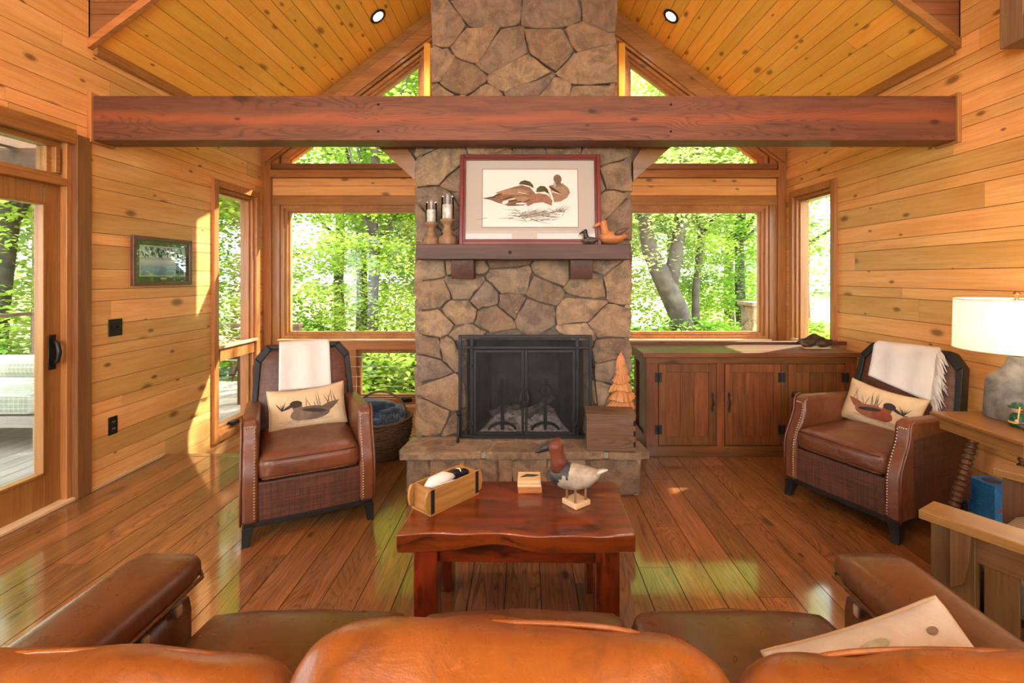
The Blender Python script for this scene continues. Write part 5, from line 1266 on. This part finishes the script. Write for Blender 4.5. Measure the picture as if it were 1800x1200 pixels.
# ------------------------------------------------------------------ mission style armchair at the right edge (front towards local -y)
ms = empty('mission_armchair', (1.965, 1.56, 0), R(211), 'oak mission style armchair with striped cushion at the right edge', 'armchair')
for sx in (-1, 1):
    x = sx*.36
    am = part('arm_board', wood('oak', 'y'), ms, lambda m: m.rng(x-.065, x+.065, -.42, .42, .600, .632), bevel=.004)
    for y in (-.335, .335): part('post', wood('darkoak', 'z'), ms, lambda m: m.rng(x-.035, x+.035, y-.06, y+.06, 0, .600), bevel=.003)
    part('side_rail', wood('darkoak', 'y'), ms, lambda m: m.rng(x-.014, x+.014, -.295, .295, .50, .598), bevel=.002)
    part('side_rail', wood('darkoak', 'y'), ms, lambda m: m.rng(x-.014, x+.014, -.295, .295, .12, .22), bevel=.002)
    for k in range(4): part('slat', wood('darkoak', 'z'), ms, lambda m: m.rng(x-.008, x+.008, -.262+k*.145, -.262+k*.145+.085, .22, .50), bevel=.002)
    part('corbel', wood('darkoak', 'z'), ms, lambda m: m.prism([(-.335, .60), (-.335, .40), (-.30, .43), (-.285, .52), (-.28, .60)], lambda p, q, t: (x+sx*(.035+t), p-.0, q), 0, .022), bevel=.002)
part('front_rail', wood('darkoak', 'x'), ms, lambda m: m.rng(-.325, .325, -.35, -.32, .24, .34), bevel=.003)
part('back_rail', wood('darkoak', 'x'), ms, lambda m: m.rng(-.325, .325, .32, .35, .24, .34), bevel=.003)
def stripe_mat():
    m, nt, b = newmat('ribbed_upholstery'); sc, r = coords(nt, 1)
    wv = nt.nodes.new('ShaderNodeTexWave'); wv.inputs['Scale'].default_value = 14; wv.inputs['Distortion'].default_value = .6; wv.bands_direction = 'X'; lk(nt, sc((1,1,1)), wv.inputs['Vector'])
    lk(nt, ramp(nt, wv.outputs['Fac'], [(.2, (.15,.098,.058)), (.8, (.30,.215,.135))]), b.inputs['Base Color']); b.inputs['Roughness'].default_value = .9; bump(nt, b, wv.outputs['Fac'], .4, .004); return m
M_STRIPE = stripe_mat()
part('seat_cushion', M_STRIPE, ms, lambda m: m.rbox((0, -.02, .40), (.63, .66, .15), .05, 10, crown=.03), smooth=True)
part('seat_deck', wood('darkoak', 'x'), ms, lambda m: m.rng(-.325, .325, -.32, .32, .28, .325))
part('back_cushion', M_STRIPE, ms, lambda m: m.rbox((0, .33, .68), (.60, .15, .52), .06, 10, crown=.02, bulge=.03, m=Matrix.Rotation(R(-14), 3, 'X')), smooth=True)
for sx in (-1, 1): part('back_post', wood('darkoak', 'z'), ms, lambda m: m.box((sx*.30, .43, .64), (.045, .035, .74), Matrix.Rotation(R(-14), 3, 'X')), bevel=.003)
for k in range(4): part('back_slat', wood('darkoak', 'x'), ms, lambda m: m.box((0, .375+k*.042, .42+k*.17), (.56, .018, .07), Matrix.Rotation(R(-14), 3, 'X')), bevel=.002)
# blue tissue box on the floor behind it
tb = empty('tissue_box', (2.83, 2.93, 0), R(8), 'speckled blue tissue box on the floor by the right wall', 'tissue box')
def bluem():
    m, nt, b = newmat('blue_carton'); sc, r = coords(nt, 1)
    v = nt.nodes.new('ShaderNodeTexVoronoi'); v.inputs['Scale'].default_value = 130; lk(nt, sc((1,1,1)), v.inputs['Vector'])
    n_ = tex_noise(nt, sc((1,1,1)), 6, 2)
    base = ramp(nt, n_, [(.35, (.010,.10,.32)), (.65, (.03,.23,.47))])
    lk(nt, mixc(nt, ramp(nt, v.outputs['Distance'], [(.12, (.8,.8,.8)), (.25, (0,0,0))]), base, (.35,.60,.75)), b.inputs['Base Color']); b.inputs['Roughness'].default_value = .4; return m
part('carton', bluem(), tb, lambda m: m.rng(-.072, .072, -.075, .075, 0, .215), bevel=.003)
part('opening', plain('dark_slot', (.05,.06,.07), .5), tb, lambda m: m.lathe([(.0, .2162), (.042, .2165), (.045, .2155)], 24), smooth=True)
part('red_mark', plain('red_print', (.65,.03,.02), .5), tb, lambda m: m.rng(-.045, -.012, -.0765, -.0755, .06, .078))
# ------------------------------------------------------------------ outdoors
def ground(m):
    n = 60; vs = []
    for j in range(n+1):
        for i in range(n+1):
            x = -60+120*i/n; y = -20+110*j/n
            z = -1.3+.5*noise.noise(Vector((x*.08, y*.08, 0)))
            if y > 12: z += (y-12)*.02
            if -7.6 < x < -2.5 and y < 7.5: z = min(z, -1.2)
            if abs(x) < 4 and y < 7: z = -1.5
            vs.append((x, y, z))
    m.add(vs, [(j*(n+1)+i, j*(n+1)+i+1, (j+1)*(n+1)+i+1, (j+1)*(n+1)+i) for j in range(n) for i in range(n)])
structure(part('ground', M_GROUND, None, ground, smooth=True))

def crown_mesh(name, seed, n_cl, per, rx, rz, leaf, mat, hollow=.35):
    rr = random.Random(seed); vs = []; fs = []
    for c in range(n_cl):
        while True:
            p = Vector((rr.uniform(-1, 1), rr.uniform(-1, 1), rr.uniform(-1, 1)))
            if hollow < p.length < 1: break
        p = Vector((p.x*rx, p.y*rx, p.z*rz)); cr = rr.uniform(.25, .6)*rx*.45
        for k in range(per):
            q = p+Vector((rr.gauss(0, cr), rr.gauss(0, cr), rr.gauss(0, cr*.38)))
            L = leaf*rr.uniform(.7, 1.3); a = rr.uniform(0, 6.28); t = rr.uniform(-.5, .9)
            d = Vector((math.cos(a)*math.cos(t), math.sin(a)*math.cos(t), -math.sin(t)*.8)); s = d.cross(Vector((rr.uniform(-.5, .5), rr.uniform(-.5, .5), 1))).normalized()*L*.36
            b0 = len(vs); e = q+d*L; md = q+d*L*.5+Vector((0, 0, L*.08))
            vs += [q, md+s, e, md-s]; fs.append((b0, b0+1, b0+2, b0+3))
    me = bpy.data.meshes.new(name); me.from_pydata([tuple(v) for v in vs], [], fs); me.materials.append(mat); return me
CROWNS = [crown_mesh('crown_lime', 1, 80, 110, 2.3, 3.2, .15, M_LEAF[0]), crown_mesh('crown_green', 2, 80, 110, 2.4, 3.0, .15, M_LEAF[1]), crown_mesh('crown_pale', 3, 70, 100, 2.4, 3.3, .15, M_LEAF[2])]
SHRUB = [crown_mesh('shrub_lime', 5, 50, 110, 1.3, .8, .12, M_LEAF[0], .1), crown_mesh('shrub_green', 6, 50, 110, 1.3, .8, .12, M_LEAF[1], .1)]
def trunk_mesh(seed, h, r_, lean, fork):
    rr = random.Random(seed); m = MB(); pts = [Vector((lean*(t/8)**1.3*h+.06*rr.uniform(-1, 1)*min(1, t), .05*rr.uniform(-1, 1), h*t/8)) for t in range(9)]
    m.tube(pts, [r_*(1.25 if t == 0 else 1-.07*t) for t in range(9)], 9)
    for k in range(fork):
        t = rr.randint(3, 7); a = rr.uniform(0, 6.28); L = rr.uniform(.8, 2.2); d = Vector((math.cos(a), math.sin(a), rr.uniform(.3, 1.2))).normalized()
        p = pts[t]; m.tube([p, p+d*L*.35, p+d*L*.7+Vector((0, 0, .1)), p+d*L+Vector((0, 0, .25))], [r_*.45, r_*.34, r_*.22, r_*.1], 6)
    return m
KIND = ['lime green', 'deep green', 'pale yellow green']
def tree(x, y, h, r_, k, cz, label, lean=0, seed=0, fork=7, cs=1.0, gz=-1.4, trunk=None):
    e = empty('tree', (x, y, gz), 0, label, 'tree', 'trees outside the windows')
    (trunk or trunk_mesh(seed, h, r_, lean, fork)).build('trunk', M_BARK, e, smooth=True)
    for j, (dx, dy, z, s) in enumerate(cz):
        o = bpy.data.objects.new('foliage', CROWNS[k]); COL.objects.link(o); o.parent = e; o.location = (dx+lean*z*.8, dy, z); o.scale = (s*cs,)*3; o.rotation_euler = (0, 0, seed*1.7+j*2.1); o['kind'] = 'stuff'
TR = [
 # x, y, height, trunk radius, kind, crown positions, lean, label
 (-3.05, 9.6, 9, .13, 0, [(0,0,3.2,.55), (.3,.5,6.0,.75)], .02, 'slim lime green tree at the left edge of the left back window'),
 (-1.95, 10.8, 9, .15, 1, [(-.6,0,4.2,.62), (.4,.3,6.6,.8)], .0, 'green tree with a dark trunk in the middle of the left back window'),
 (-4.2, 12.5, 10, .17, 0, [(0,0,3.4,.8), (.5,.5,6.8,1.0)], .0, 'lime green tree left of centre in the left back window, further back'),
 (-1.35, 12.2, 11, .17, 0, [(-.5,0,4.0,.7), (.2,.3,7.2,.9)], .01, 'lime tree with a straight trunk beside the left flank of the chimney'),
 (-3.0, 15.5, 11, .2, 2, [(0,0,4,1.0), (0,.5,7.6,1.1)], .0, 'pale yellow green tree far back in the left back window'),
 (-6.3, 16.5, 11, .2, 2, [(0,0,4,1.1), (.5,.5,7.6,1.1)], .0, 'pale tree far back at the left edge of the left back window'),
 (-.9, 18, 12, .2, 2, [(0,0,4,1.1), (0,.5,8.0,1.1)], .0, 'pale far tree directly behind the chimney'),
 (3.50, 10.2, 8, .27, 2, [(-1.2,0,5.0,.6), (.3,.3,6.6,.8)], -.14, 'leaning forked grey trunk tree in the right back window'),
 (3.95, 11.0, 10, .10, 0, [(0,.3,4.2,.55), (.3,.3,7.0,.8)], .0, 'slim straight dark trunk tree in the middle of the right back window'),
 (1.75, 13.2, 10, .12, 0, [(0,0,4.4,.7), (0,.5,7.4,.9)], .0, 'slim tree close to the right flank of the chimney'),
 (5.6, 12.6, 10, .15, 1, [(0,0,3.6,.75), (.2,.3,6.8,.95)], .01, 'bright green tree at the right edge of the right back window'),
 (4.6, 15.0, 11, .16, 0, [(0,0,4,1.0), (0,.5,7.4,1.1)], .0, 'lime green tree further back in the right back window'),
 (2.7, 17.5, 12, .2, 2, [(0,0,4.5,1.1), (0,.5,8.0,1.1)], .0, 'pale far tree behind the leaning trunk'),
 (7.4, 17.5, 12, .2, 0, [(0,0,4,1.1), (0,.5,8.0,1.1)], .0, 'far lime tree beyond the right corner window'),
 (-10.4, 9.4, 10, .22, 0, [(0,0,3.6,.9), (.3,.3,6.5,1.0)], .1, 'large lime tree beyond the porch seen through the sliding door'),
 (-12.5, 12.5, 11, .2, 2, [(0,0,3.6,1.2), (.3,.3,7.0,1.2)], .0, 'pale tree far beyond the porch railing'),
 (-8.2, 12.2, 11, .18, 1, [(0,0,3.4,.9), (.3,.3,6.8,1.1)], .0, 'green tree beyond the porch seen through the left corner window'),
 (-6.6, 9.8, 10, .14, 0, [(0,0,3.0,.7), (.3,.3,6.0,.8)], .0, 'slim lime tree outside the left corner window'),
 (7.9, 13.6, 10, .15, 2, [(0,0,5.4,.75)], .0, 'pale tree hanging over the outbuilding roof at the right'),
]
for i, (x, y, h, r_, k, cz, lean, lb) in enumerate(TR):
    tk = None
    if 'leaning forked' in lb:
        tk = MB(); tk.tube([(.30, 0, 0), (.06, 0, 1.1), (-.25, 0, 2.1), (-.62, 0, 2.9), (-.85, .05, 3.4), (-1.0, .1, 4.4), (-.95, .1, 6.0)], [.30, .25, .23, .21, .17, .13, .08], 10)
        tk.tube([(-.45, 0, 2.6), (-.30, .05, 3.3), (-.12, .1, 4.2), (-.1, .1, 6.0)], [.17, .15, .12, .07], 9)
    tree(x, y, h, r_, k, cz, lb, 0 if tk else lean, i+1, trunk=tk)
SH = [(-3.6, 9.0, 0), (-2.4, 9.6, 0), (-5.2, 10.6, 1), (-1.4, 10.4, 1), (2.0, 11.4, 0), (3.3, 10.4, 1), (4.6, 11.4, 0), (5.5, 10.0, 1), (-7.6, 9.2, 0), (-9.4, 7.9, 1), (6.3, 9.5, 0), (1.5, 10.2, 1)]
SL_ = ['nearest lime shrub below the left back window', 'lime shrub below the middle of the left back window', 'green shrub low at the far left of the left back window', 'green shrub low beside the left flank of the chimney', 'lime shrub low by the leaning trunk', 'green shrub at the foot of the slim dark trunk', 'lime shrub low at the right of the right back window', 'green shrub by the outdoor stone pillar', 'lime shrub outside the left corner window', 'green shrub beyond the porch bench', 'leafy lime shrub outside the right corner window', 'green shrub low beside the right flank of the chimney']
for (x, y, k), lb in zip(SH, SL_):
    e = empty('shrub', (x, y, -1.3), 0, lb, 'shrub', 'shrubs outside the windows')
    o = bpy.data.objects.new('foliage', SHRUB[k]); COL.objects.link(o); o.parent = e; o.location = (0, 0, 1.0); o.rotation_euler = (0, 0, x*3); o['kind'] = 'stuff'
    m = MB()
    for q in range(5): a = q*1.25+x; m.tube([(0, 0, 0), (.2*math.cos(a), .2*math.sin(a), .6), (.5*math.cos(a), .5*math.sin(a), 1.1)], [.03, .02, .01], 5)
    m.build('stem', M_BARK, e, smooth=True)
# stone pillar and pale outbuilding seen on the right
pl = empty('garden_pillar', (4.05, 8.3, -1.4), 0, 'square stone garden pillar outside the right back window', 'pillar')
rp = random.Random(5); part('mortar_core', M_MORTAR, pl, lambda m: m.rng(-.22, .22, -.22, .22, 0, 2.35))
for f_, ex in ((lambda u, v, o: (u, -.215-o, v), 0), (lambda u, v, o: (-.215-o, u, v), 1)):
    for poly in voronoi(-.23, .23, 0, 2.35, 16, rp): stone(poly, rp, pl, f_, .03)
part('cap', M_STONE, pl, lambda m: m.rng(-.27, .27, -.27, .27, 2.35, 2.42), bevel=.01)
ob = empty('outbuilding', (11.5, 19.0, -1.4), R(0), 'grey roofed outbuilding outside the right corner window', 'building')
part('wall', plain('pale_siding', (.62,.62,.58), .8), ob, lambda m: m.rng(-1.8, 3, -1, 3, 0, 2.4))
part('roof', plain('grey_roof', (.20,.24,.24), .7), ob, lambda m: m.prism([(-1.5, 2.3), (3.5, 2.3), (1, 4.1)], lambda p, q, t: (t, p, q), -2.2, 3.4))
# porch beyond the sliding door
structure(part('porch_floor', M_DARKGAP, None, lambda m: m.rng(-7.0, -W-.16, -1.0, 7.0, -.2, -.09)))
pfl = bpy.data.objects['porch_floor']
for k in range(28): cboard('deck_board', wood('deck', 'y'), pfl, -7.0+k*.139, -7.0+k*.139+.134, -1.0, 7.0, -.09, -.065)
pr_ = structure(part('porch_roof', wood('porch', 'x'), None, lambda m: (m.rng(-7.2, -W-.16, 4.4, 4.6, 2.40, 2.62), m.rng(-7.2, -W-.16, -1.0, -.8, 2.40, 2.62))))
for k in range(9): part('rafter', wood('porch', 'y'), pr_, lambda m: m.rng(-7.0+k*.46, -6.9+k*.46, -1.0, 5.1, 2.62, 2.80))
structure(part('porch_post', wood('porch', 'z'), None, lambda m: m.rng(-7.0, -6.85, 4.42, 4.58, -.065, 2.40)))
prl = empty('porch_railing', (-6.9, 3, -.065), 0, 'brown porch railing with cables beyond the sliding door', 'railing')
part('cap', wood('porch', 'y'), prl, lambda m: m.rng(-.06, .06, -3.8, 3.9, .98, 1.02))
for k in range(8): part('cable', M_STEEL, prl, lambda m: m.tube([(0, -3.8, .1+k*.11), (0, 3.9, .1+k*.11)], .003, 5))
for y in (-3.75, -1.8, .2, 2.0, 3.85): part('post', wood('porch', 'z'), prl, lambda m: m.rng(-.045, .045, y-.045, y+.045, 0, .98))
pr2 = empty('porch_railing', (-4.9, 6.92, -.065), 0, 'brown porch end railing seen through the left corner window', 'railing')
part('cap', wood('porch', 'x'), pr2, lambda m: m.rng(-1.95, 1.7, -.06, .06, .80, .84))
for k in range(6): part('cable', M_STEEL, pr2, lambda m: m.tube([(-1.95, 0, .1+k*.11), (1.7, 0, .1+k*.11)], .003, 5))
for x in (-1.9, -.1, 1.65): part('post', wood('porch', 'z'), pr2, lambda m: m.rng(x-.045, x+.045, -.045, .045, 0, .80))
def plaid():
    m, nt, b = newmat('green_plaid'); tc = nt.nodes.new('ShaderNodeTexCoord'); sp_ = nt.nodes.new('ShaderNodeSeparateXYZ'); lk(nt, tc.outputs['Object'], sp_.inputs[0])
    fs = []
    for i in (0, 1, 2): fs.append(math_(nt, 'GREATER_THAN', math_(nt, 'FRACT', math_(nt, 'MULTIPLY', sp_.outputs[i], 24)), .80))
    k = math_(nt, 'MULTIPLY', math_(nt, 'ADD', math_(nt, 'ADD', fs[0], fs[1]), fs[2]), .40)
    lk(nt, mixc(nt, k, (.30,.31,.22), (.62,.60,.50)), b.inputs['Base Color']); b.inputs['Roughness'].default_value = .9; return m
pb = empty('porch_daybed', (-5.05, 4.62, -.065), 0, 'porch daybed with plaid cushions seen through the sliding door', 'daybed'); MPL = plaid()
part('base', wood('deck', 'x'), pb, lambda m: m.rng(-.85, .85, -.42, .42, .20, .30), bevel=.004)
for x in (-.8, .8):
    for y in (-.36, .36): part('leg', wood('deck', 'z'), pb, lambda m: m.rng(x-.04, x+.04, y-.04, y+.04, 0, .20))
part('mattress', MPL, pb, lambda m: m.rbox((0, 0, .405), (1.7, .86, .21), .06, 10, crown=.02), smooth=True)
part('bolster', MPL, pb, lambda m: m.tube([(-.8, .27, .59), (-.7, .27, .60), (.7, .27, .60), (.8, .27, .59)], [.10, .125, .125, .10], 20), smooth=True)
part('cushion', plain('dark_cushion', (.05,.055,.05), .9), pb, lambda m: m.rbox((.70, .18, .72), (.34, .12, .30), .05, 6, crown=.02), smooth=True)
# dark porch chair seen through the left corner window
pc = empty('porch_chair', (-3.72, 5.9, -.065), R(-60), 'dark slatted porch chair outside the left corner window', 'chair')
for k in range(5): part('back_slat', M_BLACKWOOD, pc, lambda m: m.box((-.2+k*.1, .25, .62), (.075, .02, .75), Matrix.Rotation(R(-18), 3, 'X')), bevel=.003)
for k in range(5): part('seat_slat', M_BLACKWOOD, pc, lambda m: m.rng(-.27, .27, -.3+k*.1, -.3+k*.1+.08, .34, .36), bevel=.003)
for x in (-.3, .3):
    part('arm', M_BLACKWOOD, pc, lambda m: m.rng(x-.05, x+.05, -.36, .3, .55, .575), bevel=.003)
    for y in (-.3, .22): part('leg', M_BLACKWOOD, pc, lambda m: m.rng(x-.025, x+.025, y-.03, y+.03, 0, .55), bevel=.003)
